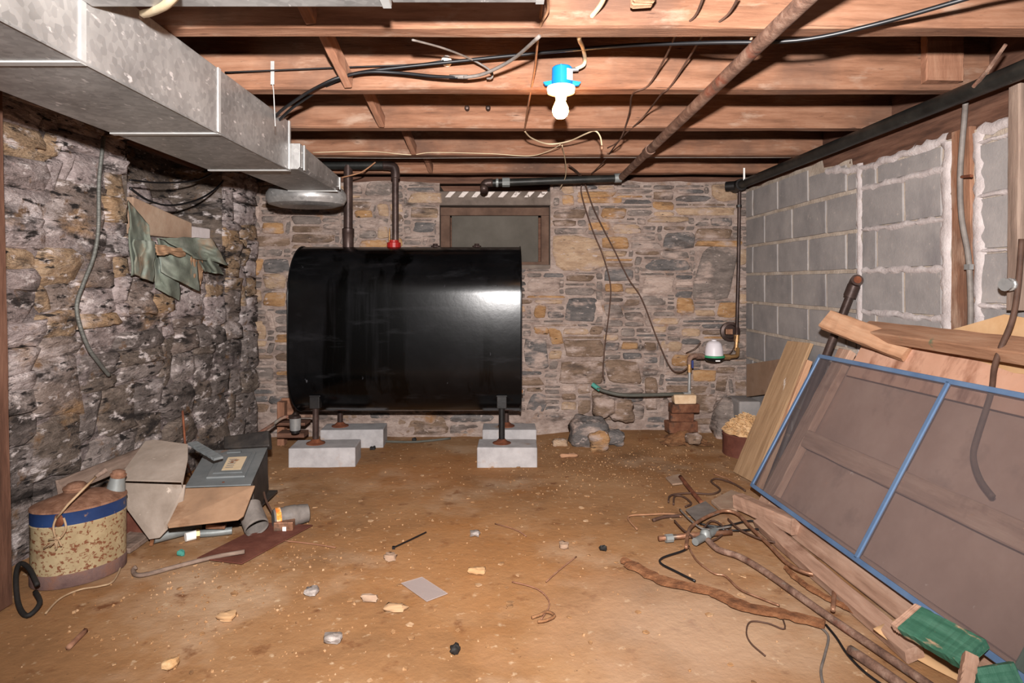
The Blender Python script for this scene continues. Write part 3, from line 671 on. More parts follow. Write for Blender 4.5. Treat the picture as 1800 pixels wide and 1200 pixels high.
# ------------------------------------------------------------------ oil tank
TX0, TX1, TYF, TYB = -1.335, .116, 3.86, 4.49
TC = (TYF + TYB) / 2; TR = (TYB - TYF) / 2; TZ0, TZ1 = CH - .855, CH + .232
tank = root('oil_tank', ((TX0 + TX1) / 2, TC, .13), 'large black obround heating oil tank on four iron legs', 'tank')
prof = []
for k in range(25):
    q = -math.pi / 2 + math.pi * k / 24; prof.append((-TR * math.cos(q), TZ1 - TR + TR * math.sin(q) if k > 12 else None))
prof = [(TR * math.cos(math.pi * k / 20), TZ1 - TR + TR * math.sin(math.pi * k / 20)) for k in range(21)] + \
       [(-TR * math.cos(math.pi * k / 20), TZ0 + TR - TR * math.sin(math.pi * k / 20)) for k in range(21)]
tb = MB(); n = len(prof); vs = []; fs = []
stx = [(TX0 - .012, .80), (TX0 - .010, .93), (TX0, .985), (TX0 + .012, 1.0), (TX0 + .4, 1), (TX0 + .8, 1), (TX1 - .02, 1.0), (TX1 - .004, 1.0), (TX1 - .001, .975), (TX1 - .012, .95), (TX1 - .008, .7)]
zc = (TZ0 + TZ1) / 2
for x, s_ in stx:
    for y, z in prof: vs.append(V((x, TC + y * s_, zc + (z - zc) * (1 - (1 - s_) * .6))))
for i in range(len(stx) - 1):
    for k in range(n): fs.append((i*n + k, i*n + (k + 1) % n, (i+1)*n + (k + 1) % n, (i+1)*n + k))
fs.append(tuple(range(n))); fs.append(tuple((len(stx) - 1) * n + k for k in range(n)))
tb.add(vs, fs); part('tank_body', tb, M['tank'], tank, smooth=50)
for x in (TX0 + .004, TX1 - .006):
    pts = [V((x, TC + y * 1.004, zc + (z - zc) * 1.003)) for y, z in prof]; pts.append(pts[0])
    part('end_seam', MB().tube(pts, .005, 6, cap=False), M['tank'], tank, smooth=True)
legs = [(555, 3.93, 790, 690), (882, 3.93, 788, 685), (598, 4.38, 768, 712), (890, 4.38, 768, 712)]
padz = .115
for i, (px, y, pb, pt) in enumerate(legs):
    x = (px - CX) * y / FPX; dz = padz if i < 2 else .12
    lg = part('leg', MB().tube([(x, y, dz + .002), (x, y, TZ0 + .09)], .019, 14), M['dark_pipe'] if i != 1 else M['black_metal'], tank, smooth=40)
    part('leg_socket', MB().box((x, y, TZ0 + .10), (.062, .06, .075)).box((x, y + .02, TZ0 + .14), (.07, .09, .01)), M['black_metal'], lg, bevel=.004)
    part('foot_flange', MB().lathe((x, y, dz), [(.058, 0), (.058, .006), (.04, .012), (.026, .024), (.022, .03)], 20), M['rust'], lg, smooth=40)
for px in (765, 838):
    q = P(px, 432, 4.17); part('bung', MB().lathe((q.x, TC, TZ1 - .004), [(.030, 0), (.030, .012), (.018, .014), (.016, .026)], 8), M['dark_pipe'], tank, bevel=.002)
part('corner_tab', MB().box((TX1 + .004, TYF + .2, .42), (.012, .02, .02)), M['orange_rust'], tank)

def pad(px0, px1, py0, py1, ytop, lab, h=padz, rz=0.0, dep=.21, yf=3.82):
    x0, x1 = (px0 - CX) * yf / FPX, (px1 - CX) * yf / FPX
    L = x1 - x0
    mb = MB().box((0, 0, h / 2 - .006), (L, dep, h + .012))
    o = solo('pad_block', mb, M['pad'], lab, 'concrete block', 'concrete blocks under the tank legs', bevel=.006, origin=V((0, 0, 0)))
    o.location = ((x0 + x1) / 2, yf + dep / 2, 0); o.rotation_euler.z = rz
pad(506, 622, 0, 0, 0, 'solid grey concrete block under the front left tank leg', rz=.06)
pad(839, 945, 0, 0, 0, 'solid grey concrete block under the front right tank leg', h=.118, rz=-.02)
pad(562, 672, 0, 0, 0, 'concrete block lying behind, under the rear left tank leg', h=.12, yf=4.27, rz=.05, dep=.20)
pad(848, 943, 0, 0, 0, 'concrete block behind, under the rear right tank leg', h=.12, yf=4.27, dep=.20)

# oil line and filter by the tank's left foot
flt = root('oil_filter', P(519, 760, 4.05), 'small silver oil filter canister hanging from a line by the tank foot', 'filter')
c_ = P(519, 757, 4.05)
part('canister', MB().lathe(c_, [(.024, 0), (.033, .006), (.036, .07), (.038, .085)], 20), M['chrome'], flt, smooth=40)
part('canister_base', MB().lathe(c_ + V((0, 0, -.016)), [(.022, 0), (.026, .004), (.026, .018)], 20), M['black_metal'], flt, smooth=40)
part('filter_head', MB().lathe(c_ + V((0, 0, .085)), [(.042, 0), (.042, .015), (.02, .022), (.012, .036)], 20), M['dark_pipe'], flt, smooth=40)
part('oil_line', MB().tube([P(553, 731, 4.02), P(530, 731, 4.05), P(500, 733, 4.05), P(485, 742, 4.03), P(470, 752, 3.95), P(440, 770, 3.88)], .011, 8, smooth=4), M['rust_pipe'], flt, smooth=True)
plank('prop_wood', P(496, 705, 4.35), P(496, 780, 4.35), .05, .07, (0, -1, 0), M['brown_wood'], 'dark upright wood scrap beside the oil filter', 'wood scrap')
solo('shelf_wood', MB().box(P(515, 742, 4.22), (.20, .12, .018)).box(P(515, 762, 4.22) , (.18, .10, .03)), M['joist_dark'], 'dark board under the oil filter behind the tank leg', 'wood scrap')
solo('wood_scrap', MB().box(P(506, 738, 4.52), (.09, .03, .32)), M['brown_wood'], 'reddish board end standing against the wall left of the tank', 'wood scrap', bevel=.003)

# pipes over the tank
vp = root('fill_pipe', P(612, 434, TC), 'brown iron fill pipe rising from the left of the tank', 'pipe')
zt = TZ1 - .005; px_ = P(612, 434, TC).x
part('riser', MB().tube([(px_, TC, zt), (px_, TC, CH + .775)], .030, 18), M['dark_pipe'], vp, smooth=40)
part('coupling', MB().lathe((px_, TC, zt), [(.036, 0), (.036, .09), (.040, .095), (.040, .125), (.033, .13)], 18), M['dark_pipe'], vp, smooth=40)
part('cross_run', MB().tube([(px_ - .55, TC, CH + .775), (px_ + .24, TC, CH + .775)], .028, 16), M['black_pipe'], vp, smooth=40)
vx = P(695, 434, TC).x
v2 = root('vent_pipe', (vx, TC, zt), 'slimmer brown iron vent pipe with a red fitting on top of the tank', 'pipe')
part('riser', MB().tube([(vx, TC, zt + .05), (vx, TC, CH + .735)], .022, 16), M['dark_pipe'], v2, smooth=40)
part('elbow', MB().tube([(px_ + .235, TC, CH + .775), (vx - .05, TC, CH + .775), (vx - .012, TC, CH + .765), (vx, TC, CH + .73), (vx, TC, CH + .69)], .030, 14, smooth=4), M['dark_pipe'], v2, smooth=True)
part('red_fitting', MB().lathe((vx - .01, TC, zt), [(.046, 0), (.046, .034), (.034, .036), (.034, .05)], 16), M['red'], v2, bevel=.002, label='red cap fitting')
part('gauge_stem', MB().lathe((vx - .037, TC - .01, zt + .03), [(.009, 0), (.009, .03), (.006, .03), (.006, .075), (.003, .10)], 10), M['brass'], v2)

# ------------------------------------------------------------------ other overhead pipes
dp = root('diagonal_pipe', HI(1090, 312, .72), 'rust-spotted iron pipe slung diagonally under the joists', 'pipe')
pa, pb_ = P(1428, -12, 1.55), P(1092, 312, 4.28)
part('pipe_run', MB().tube([pa + (pa - pb_) * .35, pb_], .023, 14), M['rust_pipe'], dp, smooth=40)
part('coupling', MB().tube([pb_ + (pa - pb_) * .30, pb_ + (pa - pb_) * .335], .029, 14), M['rust_pipe'], dp, smooth=40)
wq = P(1330, 80, 1.96)
part('wire_tie', MB().tube([P(1322, 64, 1.95), P(1318, 78, 1.95), P(1326, 88, 1.90), P(1340, 84, 1.95), P(1338, 74, 1.98)], .005, 6, smooth=4), M['copper'], dp, smooth=True)
bp = root('black_gas_pipe', HI(970, 318, .70), 'black iron pipe with green-stained joints over the window', 'pipe')
part('pipe_run', MB().tube([P(852, 322, 4.28), P(1090, 313, 4.28)], .025, 14), M['black_pipe'], bp, smooth=40)
part('end_elbow', MB().tube([P(866, 321, 4.28), P(854, 322, 4.28), P(851, 328, 4.28), P(851, 334, 4.24)], .028, 12, smooth=3), M['dark_pipe'], bp, smooth=True)
part('union', MB().tube([P(883, 320, 4.28), P(896, 320, 4.28)], .033, 8).tube([P(872, 321, 4.28), P(876, 321, 4.28)], .03, 12), M['spout'], bp)
part('corner_elbow', MB().tube([P(1080, 313, 4.28), P(1092, 312.5, 4.28)], .032, 12), M['spout'], bp, smooth=40)
rp_ = root('wall_pipe', (1.68, 3.0, CH + .684), 'long dark iron pipe along the top of the block wall', 'pipe')
part('pipe_run', MB().tube([(1.675, -.3, CH + .684), (1.675, 4.47, CH + .684)], .030, 16), M['black_pipe'], rp_, smooth=40)
part('corner_tee', MB().tube([(1.675, 4.40, CH + .684), (1.675, 4.53, CH + .684)], .042, 14).tube([(1.675, 4.45, CH + .684), (1.60, 4.50, CH + .684)], .034, 12), M['black_metal'], rp_, smooth=40)
part('hook', MB().tube([P(1768, 78, 2.05), P(1735, 125, 2.12), P(1712, 152, 2.19)], [.006, .008], 6), M['rust_pipe'], rp_)
dpz = root('drop_pipe', P(1298, 610, 4.5), 'thin brown water pipe dropping down the wall corner to the meter', 'pipe')
part('pipe_run', MB().tube([P(1300, 330, 4.49), P(1298, 470, 4.49), P(1295, 590, 4.49)], .013, 10), M['dark_pipe'], dpz, smooth=40)
part('clamp', MB().tube([P(1299, 360, 4.49), P(1299, 364, 4.49)], .02, 8), M['black_metal'], dpz)
part('valve', MB().tube([P(1295, 588, 4.49), P(1295, 600, 4.49)], .02, 8).tube([P(1295, 600, 4.49), P(1294, 616, 4.49)], .014, 8), M['brass'], dpz)

# water meter
wm = root('water_meter', P(1255, 630, 4.43), 'white-domed water meter with a green band on the back wall', 'water meter')
mc = P(1255, 633, 4.43); k = 4.43 / FPX
part('meter_body', MB().lathe(mc + V((0, 0, -.012)), [(.02, 0), (.05, .006), (.070, .022), (.074, .034)], 24), M['black_metal'], wm, smooth=40)
part('band', MB().lathe(mc + V((0, 0, .022)), [(.074, 0), (.074, .012), (.066, .014)], 24), M['green_plastic'], wm, smooth=40)
part('dome', MB().lathe(mc + V((0, 0, .034)), [(.064, 0), (.060, .05), (.050, .085), (.036, .100), (.018, .104), (.016, .112)], 24), M['meter_dome'], wm, smooth=40)
part('name_plate', MB().box(mc + V((.004, -.066, .004)), (.030, .012, .008)), M['white'], wm)
part('inlet', MB().tube([P(1280, 627, 4.43), P(1290, 626, 4.43), P(1296, 624, 4.44), P(1297, 612, 4.47)], .014, 10, smooth=3).tube([P(1272, 627, 4.43), P(1283, 627, 4.43)], .020, 8), M['brass'], wm, smooth=40)
part('outlet', MB().tube([P(1238, 627, 4.43), P(1222, 625, 4.43), P(1213, 629, 4.43), P(1212, 640, 4.43)], .018, 10, smooth=3).tube([P(1236, 626, 4.43), P(1224, 626, 4.43)], .022, 8), M['rust_pipe'], wm, smooth=40)
dnp = part('down_pipe', MB().tube([P(1213, 636, 4.43), P(1212, 660, 4.43), P(1211, 694, 4.43)], .011, 10), M['chrome'], wm, smooth=40)
part('valve_handle', MB().box(P(1217, 640, 4.40), (.014, .02, .055)), M['valve_blue'], dnp, bevel=.003, label='blue valve lever')
part('valve_body', MB().tube([P(1212.5, 636, 4.43), P(1212, 654, 4.43)], .017, 8), M['brass'], dnp)
cp = root('pipe_flange', P(1281, 600, 4.55), 'rusty round wall flange with an orange plug above the meter', 'flange')
cc = P(1281, 582, 4.55)
part('ring', MB().lathe(cc, [(.045, 0), (.066, .0), (.070, .02), (.070, .04), (.052, .045), (.048, .02)], 24, axis=(0, -1, 0), capt=False), M['dark_pipe'], cp, smooth=40)
part('plug', MB().box(cc + V((-.012, -.035, .0)), (.05, .03, .04)), M['copper'], cp, bevel=.004, label='orange square plug')
solo('meter_wire', MB().tube([P(1232, 600, 4.4), P(1222, 612, 4.42), P(1206, 620, 4.5)], .003, 5, smooth=4).tube([P(1296, 575, 4.45), P(1290, 610, 4.45), P(1280, 624, 4.42)], .003, 5, smooth=4), M['cable_brown'], 'thin dark wires looping around the meter and drop pipe', 'wire')
hs = root('hose', P(1120, 700, 4.4), 'grey hose with a teal taped end lying along the wall foot', 'hose')
part('hose_run', MB().tube([P(1050, 682, 4.44), P(1065, 688, 4.42), P(1095, 694, 4.40), P(1140, 694, 4.40), P(1203, 692, 4.43)], .013, 10, smooth=5), M['hose'], hs, smooth=True)
part('taped_end', MB().tube([P(1041, 675, 4.46), P(1055, 685, 4.435)], .016, 10), M['teal'], hs, smooth=40)
part('end_fitting', MB().tube([P(1200, 692, 4.43), P(1213, 692, 4.43), P(1212, 686, 4.43)], .014, 8), M['chrome'], hs)

def lump(name, c, d, mat, lab, cat, seed, group=None, n=16, amp=.16):
    mb = MB(); c = V(c)
    def fn(u, v):
        th = u * 2 * math.pi; ph = (v - .5) * math.pi; q = V((math.cos(ph) * math.cos(th), math.cos(ph) * math.sin(th), math.sin(ph)))
        e = V([math.copysign(abs(t) ** .55, t) for t in q]); f = 1 + noise.noise(e * 1.6 + V((seed * 3.7, 0, 0))) * amp * 2
        return c + V((e.x * d[0] / 2, e.y * d[1] / 2, e.z * d[2] / 2)) * f
    mb.grid(fn, n, n // 2)
    return solo(name, mb, mat, lab, cat, group, smooth=60)
def brick(c, d, rz, mat, lab):
    mb = MB(); r = random.Random(int(c[0] * 1000) + int(c[2] * 999))
    mb.box((0, 0, d[2] / 2), d); mb.v = [q + V((r.uniform(-.006, .006), r.uniform(-.006, .006), r.uniform(-.003, .003))) for q in mb.v]
    o = solo('brick', mb, mat, lab, 'brick', 'bricks stacked under the water pipe', bevel=.008, origin=V((0, 0, 0))); o.location = c; o.rotation_euler.z = rz
zb = CH - (758 - 495) * 4.43 / FPX
for (px, L, h, z, rz, mk, lb) in ((1197, .215, .075, .072, .18, 'brick_brown', 'lowest brown brick of the stack under the water pipe'), (1197, .16, .06, .148, -.1, 'brick_brown', 'second lowest dark brick, set back in the stack under the water pipe'),
                              (1202, .205, .062, .209, .1, 'brick_brown', 'dark brown brick just under the pale top brick'), (1202, .158, .066, .272, -.05, 'brick_pale', 'pale top brick of the stack under the water pipe')):
    brick(((px - CX) * 4.43 / FPX, 4.43, z), (L, .10, h), rz, M[mk], lb)
solo('soil_heap', MB().grid(lambda u, v: V((1.25 + (u - .5) * .34, 4.40 + (v - .5) * .34, .02 + .075 * math.exp(-((u - .5) ** 2 + (v - .5) ** 2) * 14) + .02 * noise.noise(V((u * 9, v * 9, 3))))), 26, 26), M['soil'], 'loose dark soil heaped around the foot of the brick stack', 'soil', smooth=True, kind='stuff')
for i, (px, py, Y, d, k, lb) in enumerate([(1035, 762, 4.30, (.25, .2, .22), 'blue', 'largest grey boulder lying at the foot of the back wall'), (1092, 722, 4.50, (.17, .10, .16), 'brown', 'brown boulder bulging from the wall foot under the hose'),
     (1060, 714, 4.48, (.16, .12, .14), 'brown', 'boulder set in the wall directly behind the largest one'), (1080, 768, 4.28, (.13, .12, .10), 'blue', 'small dark boulder right of the largest one'), (1053, 775, 4.16, (.13, .10, .12), 'ochre', 'ochre stone leaning on the front of the largest boulder'),
     (1218, 770, 4.22, (.10, .09, .07), 'brown', 'small brown stone in front of the brick stack'), (1285, 740, 4.5, (.26, .16, .3), 'grey', 'mortar-covered boulder in the right wall corner'), (985, 778, 4.3, (.10, .08, .05), 'tan', 'small tan stone beside the rear right pad')]):
    lump('fallen_stone', P(px, py, Y), d, BACK[k], lb, 'stone', i + 2, 'stones at the foot of the back wall', 22, .17)

# drum of flakes
dr = root('rusty_drum', (1.60, 4.12, 0), 'low rusty drum heaped with pale flakes in the right corner', 'drum')
part('shell', MB().lathe((1.60, 4.12, -.005), [(.150, 0), (.153, .004), (.150, .014), (.150, .13), (.154, .136), (.150, .142)], 32), M['rust_plate'], dr, smooth=40)
hp = MB(); rr = random.Random(2)
hp.grid(lambda u, v: V((1.60 + .145 * math.cos(u * 6.2832) * v, 4.12 + .145 * math.sin(u * 6.2832) * v, .14 + .115 * (1 - v ** 1.6) + .02 * noise.noise(V((math.cos(u * 6.28) * v * 4, math.sin(u * 6.28) * v * 4, 0))))), 28, 10)
for i in range(420):
    q, t = rr.uniform(0, 6.283), math.sqrt(rr.random()) * .96
    c_ = V((1.60 + .145 * math.cos(q) * t, 4.12 + .145 * math.sin(q) * t, .146 + .115 * (1 - t ** 1.6)))
    hp.box(c_, (rr.uniform(.012, .045), rr.uniform(.008, .02), .004), (rr.uniform(-.6, .6), rr.uniform(-.6, .6), rr.uniform(0, 3)))
part('flakes', hp, M['flakes'], dr, kind='stuff', label='heap of pale tan flakes')

# ------------------------------------------------------------------ bulb and lamp box
bc = P(988, 134, 2.385); lx, ly = bc.x, bc.y
lamp = root('ceiling_lamp', bc, 'blue plastic ceiling box with a bare glowing bulb', 'lamp')
zt_, zb_ = P(988, 118, 2.385).z, P(988, 151, 2.385).z
ob = part('junction_box', MB().lathe((lx, ly, zb_), [(.040, 0), (.038, zt_ - zb_ - .004), (.034, zt_ - zb_)], 28), M['blue_box'], lamp, smooth=40)
for s_ in (-1, 1):
    part('mounting_ear', MB().prism([(lx + s_ * .034, ly, zb_ + .022), (lx + s_ * .072, ly - .005, zb_ + .014), (lx + s_ * .064, ly - .005, zb_ + .002), (lx + s_ * .034, ly, zb_ - .002)], (0, .014, 0)), M['blue_box'], ob)
part('rib', MB().box((lx - .008, ly - .040, (zt_ + zb_) / 2), (.004, .006, zt_ - zb_ - .004)), M['blue_box'], ob)
lab_ = part('paper_tag', MB().box((lx + .026, ly - .0335, (zt_ + zb_) / 2 - .002), (.026, .002, .042), (0, 0, .60)), M['white'], ob)
for i in range(4): part('printed_line', MB().box((lx + .019 + i * .004, ly - .0395 + i * .0027, (zt_ + zb_) / 2 - .002), (.0022, .001, .022), (0, 0, .60)), M['ink'], ob)
part('connector', MB().tube([(lx + .036, ly, zt_ - .010), (lx + .062, ly, zt_ - .008)], .008, 10), M['chrome'], lamp, smooth=40)
part('lamp_holder', MB().lathe((lx - .004, ly, zb_ - .001), [(.020, -.052), (.024, -.036), (.034, -.032), (.052, -.026), (.056, -.014), (.054, -.004), (.046, 0)], 32), M['porcelain'], lamp, smooth=50)
zl = P(985, 209, 2.385).z
part('bulb', MB().lathe((lx - .006, ly, zl), [(.003, 0), (.016, .003), (.026, .013), (.0315, .029), (.030, .042), (.023, .057), (.0165, .072), (.0145, .085)], 24), M['bulb'], lamp, smooth=True)

# ------------------------------------------------------------------ cables
def cable(name, pts, r, mat, lab, cat='cable', sm=6, n=6, group=None):
    return solo(name, MB().tube([P(*p) if len(p) == 3 else V(p) for p in [tuple(q) for q in pts]], r, n, smooth=sm), M[mat], lab, cat, group, smooth=True)
cable('power_cable', [(478, 212, 2.80), (500, 190, 2.66), (560, 152, 2.40), (630, 128, 2.37), (800, 108, 2.36), (960, 92, 2.30), (1100, 80, 2.15), (1250, 75, 2.0), (1400, 71, 1.89), (1530, 45, 1.80), (1690, 0, 1.66), (1760, -22, 1.6), (2050, -110, 1.35), (2500, -300, 1.0)], .007, 'cable_black', 'long black cable sweeping under the joists to the top right')
cable('power_cable', [(484, 218, 2.85), (520, 185, 2.66), (590, 142, 2.40), (640, 127, 2.36), (700, 128, 2.36), (760, 134, 2.34), (805, 136, 2.32)], .0065, 'cable_black', 'shorter black cable ending in a splice mid joist')
cable('splice', [(790, 135, 2.33), (822, 135, 2.31)], .008, 'cable_grey', 'grey taped splice on the shorter black cable', 'splice', sm=0)
cable('cable', [(815, 136, 2.31), (850, 130, 2.28), (900, 105, 2.15), (948, 64, 1.90)], .0065, 'cable_grey', 'grey cable running from the splice up to a staple')
cable('thin_wire', [(395, 127, 2.40), (470, 124, 2.41), (610, 118, 2.41), (730, 113, 2.41), (780, 106, 2.40)], .0028, 'cable_black', 'thin black wire strung along the face of the lamp joist', 'wire')
cable('cable', [(725, 70, 1.97), (780, 85, 2.15), (830, 105, 2.35), (862, 124, 2.36), (865, 136, 2.36), (856, 138, 2.37)], .004, 'cable_grey', 'loose grey cord end hooked over the black cables', 'cord')
cable('cable', [(312, -12, 1.38), (290, 10, 1.46), (266, 21, 1.58), (252, 24, 1.66)], .011, 'cable_cream', 'cream cable curving above the duct at the top left')
cable('lamp_cable', [(1066, -15, 1.72), (1055, 10, 1.80), (1030, 42, 1.90), (1018, 66, 1.96), (1024, 82, 2.2), (1028, 102, 2.37), (1026, 114, 2.38), (1012, 121, 2.385)], .0075, 'cable_cream', 'cream cable feeding the lamp box')
cable('lamp_wire', [(953, -15, 1.72), (951, 20, 1.82), (946, 62, 1.93)], .004, 'cable_tan', 'left of the two tan wires at the top above the bulb', 'wire')
cable('lamp_wire', [(961, -15, 1.70), (963, 18, 1.80), (952, 40, 1.84), (946, 62, 1.93)], .0045, 'cable_tan', 'kinked right one of the two tan wires at the top above the bulb', 'wire')
cable('cord', [(946, 62, 1.93), (940, 120, 2.3), (932, 165, 2.51), (926, 200, 2.8), (922, 230, 3.12)], .004, 'cable_tan', 'tan cord running from joist to joist left of the bulb', 'cord')
cable('cord', [(922, 230, 3.12), (935, 243, 3.3), (965, 253, 3.45), (1000, 248, 3.4), (1030, 235, 3.2), (1046, 230, 3.13), (1055, 240, 3.14), (1058, 256, 3.14)], .004, 'cable_cream', 'pale cord drooping in a loop below the bulb', 'cord')
solo('wire_end', MB().lathe(P(1058, 261, 3.14), [(.004, -.008), (.010, 0), (.008, .012), (.004, .016)], 10), M['copper'], 'small copper wire cap at the end of the pale cord', 'wire cap', smooth=True)
cable('wire', [(988, 255, 3.48), (994, 285, 3.9), (994, 310, 4.2), (985, 330, 4.4)], .0032, 'cable_cream', 'pale wire hanging from the cord loop down to the window corner', 'wire')
cable('wire', [(550, 268, 3.72), (650, 266, 3.71), (720, 272, 3.71), (760, 268, 3.71), (860, 270, 3.71), (930, 274, 3.71), (965, 265, 3.6), (985, 254, 3.46)], .0022, 'cable_cream', 'thin pale wire sagging along the far joist', 'wire')
cable('wire', [(540, 277, 3.80), (700, 278, 3.79), (900, 277, 3.79), (1100, 277, 3.79), (1390, 277, 3.78)], .0022, 'cable_grey', 'straight thin grey wire along the bottom of the far joist', 'wire')
cable('wire', [(1238, -10, 1.75), (1222, 28, 1.83), (1192, 55, 1.93), (1170, 100, 2.25), (1140, 150, 2.43), (1112, 165, 2.51), (1106, 200, 2.9), (1090, 245, 3.15), (1068, 260, 3.3)], .0038, 'cable_brown', 'left of the two brown wires slanting beside the diagonal pipe', 'wire')
cable('wire', [(1300, -10, 1.73), (1280, 25, 1.82), (1238, 60, 1.94), (1215, 95, 2.25), (1180, 150, 2.43), (1162, 166, 2.51), (1140, 195, 2.9), (1122, 215, 3.0), (1090, 245, 3.3), (1060, 285, 4.0), (1040, 305, 4.3)], .0038, 'cable_brown', 'right of the two brown wires slanting beside the diagonal pipe', 'wire')
cable('wire', [(1002, 292, 4.1), (1015, 302, 4.25), (1024, 315, 4.45), (1022, 340, 4.5), (1040, 400, 4.54), (1060, 450, 4.55), (1073, 500, 4.54), (1071, 545, 4.54), (1064, 600, 4.54), (1060, 650, 4.52), (1062, 668, 4.5)], .005, 'cable_brown', 'left dark wire hanging straight down the stone wall', 'wire')
cable('wire', [(1000, 290, 4.1), (1014, 304, 4.3), (1027, 320, 4.45), (1045, 370, 4.52), (1080, 440, 4.55), (1105, 490, 4.54), (1128, 525, 4.54), (1155, 595, 4.54), (1178, 645, 4.50), (1195, 654, 4.46), (1210, 645, 4.43)], .005, 'cable_brown', 'right dark wire slanting down the stone wall to the meter', 'wire')
cable('wire', [(660, 285, 4.10), (640, 300, 4.08), (625, 306, 4.08), (600, 312, 4.1)], .005, 'cable_tan', 'short tan wire wound round the pipes over the tank', 'wire')
for i, (px, py, Y, sz, lb) in enumerate([(785, 107, 2.42, .022, 'white porcelain knob on the lamp joist left of the bulb'), (821, 190, 3.04, .014, 'left small knob insulator on the joist behind the bulb'), (858, 190, 3.04, .014, 'right small knob insulator on the joist behind the bulb')]):
    c_ = P(px, py, Y); solo('knob_insulator', MB().lathe(c_ + V((0, .02, 0)), [(sz * .8, 0), (sz * .8, .01), (sz * .55, .016), (sz * .9, .026), (sz * .6, .034), (sz * .25, .036)], 14, axis=(0, -1, 0)), M['porcelain'] if i == 0 else M['dark_pipe'], lb, 'insulator', 'porcelain knobs on the joists', smooth=40)

def Lw(px, py, n=.06):     # a point n in front of the left wall
    # solve for the depth where the ray meets the plane
    d = V(((px - CX) / FPX, 1, (CY - py) / FPX)); o = V((0, 0, CH)); p0 = Ml @ V((0, 0, n))
    return o + d * ((p0 - o).dot(en) / d.dot(en))
solo('armoured_cable', MB().tube([Lw(182, 240, .05), Lw(180, 262, .055), Lw(174, 320, .06), Lw(173, 400, .06), Lw(165, 450, .065), Lw(146, 500, .07), Lw(135, 535, .075), Lw(140, 570, .075), Lw(155, 610, .075), Lw(172, 635, .07), Lw(192, 660, .055)], .009, 8, smooth=6), M['conduit'], 'armoured flexible cable dangling down the left stone wall', 'cable', smooth=True)
solo('ledge_cable', MB().tube([Lw(228, 330, .06), Lw(260, 352, .07), Lw(300, 361, .07), Lw(345, 352, .07), Lw(375, 335, .06), Lw(392, 318, .05)], .006, 6, smooth=5), M['cable_black'], 'lowest thick black cable swagged over the wall ledge', 'cable', smooth=True)
solo('ledge_cable', MB().tube([Lw(228, 316, .05), Lw(280, 321, .05), Lw(340, 318, .05), Lw(372, 305, .05)], .005, 6, smooth=5), M['cable_black'], 'upper thin black cable in the dark above the wall ledge', 'cable', smooth=True)
# cables down the right side
Rw = lambda px, py, n=.03: V((RX - n, FPX * (RX - n) / (px - CX), CH + (CY - py) * (RX - n) / (px - CX)))
solo('wall_cable', MB().tube([Rw(1697, 180, .05), Rw(1695, 210, .03), Rw(1688, 300, .03), Rw(1690, 380, .03), Rw(1702, 450, .03), Rw(1706, 520, .03), Rw(1706, 575, .03)], .010, 8, smooth=5), M['cable_grey'], 'dusty grey cable stapled down the stud in the block wall', 'cable', smooth=True)
solo('cable_clip', MB().box(Rw(1703, 469, .035), (.016, .028, .02)), M['chrome'], 'small bright clip pinning the grey cable to the stud', 'clip')
solo('nail', MB().tube([Rw(1690, 311, .03), Rw(1708, 309, .05)], .006, 6), M['rust'], 'rusty nail holding the grey cable on the stud', 'nail')
plank('side_post', Rw(1797, 150, .03), Rw(1794, 545, .03), .05, .06, (-1, 0, 0), M['grey_wood'], 'grey wooden strip on the block wall at the right edge', 'wood strip')
solo('cable_connector', MB().lathe(Rw(1778, 500, .08), [(.022, 0), (.022, .010), (.018, .012), (.018, .024), (.022, .026), (.022, .032)], 12, axis=(-1, -.3, 0)), M['chrome'], 'bright round cable connector at the right edge', 'connector')

# ------------------------------------------------------------------ things on the left ledge
ledge_z = LZ
def LE(u, n, z): return Lp(u, ledge_z + z, n)
sq = [(1.41, .03), (.93, .06), (.98, -.22), (1.42, -.28)]
sl = MB().add([LE(u, n, .0) for u, n in sq] + [LE(u, n, .19 if u > 1.2 else .10) for u, n in sq], [(0, 1, 2, 3), (4, 5, 6, 7), (0, 1, 5, 4), (1, 2, 6, 5), (2, 3, 7, 6), (3, 0, 4, 7)])
solo('ledge_slab', sl, M['slab'], 'flat brown slab lying on the wall ledge above the towel', 'slab', bevel=.006)
solo('ledge_block', MB().prism([LE(.93, .04, .0), LE(.70, .045, .0), LE(.70, -.10, .0), LE(.93, -.10, .0)], (0, 0, .085)), M['plaster'], 'white plaster block on the wall ledge beside the slab', 'block', bevel=.01)
for i, (u, wd, mk, lb) in enumerate([(1.36, .05, 'brown_wood', 'brown upright wood scrap at the left end of the ledge'), (1.30, .018, 'plaster', 'white narrow strip standing on the ledge'), (1.24, .05, 'grey_wood', 'middle grey wood scrap standing on the ledge'), (1.16, .05, 'joist_dark', 'dark wood scrap standing on the ledge, nearest the tank')]):
    plank('ledge_scrap', LE(u, -.29, .06), LE(u - .02, -.31, .32), wd, .02, en, M[mk], lb, 'wood scrap', 'scraps standing on the wall ledge')
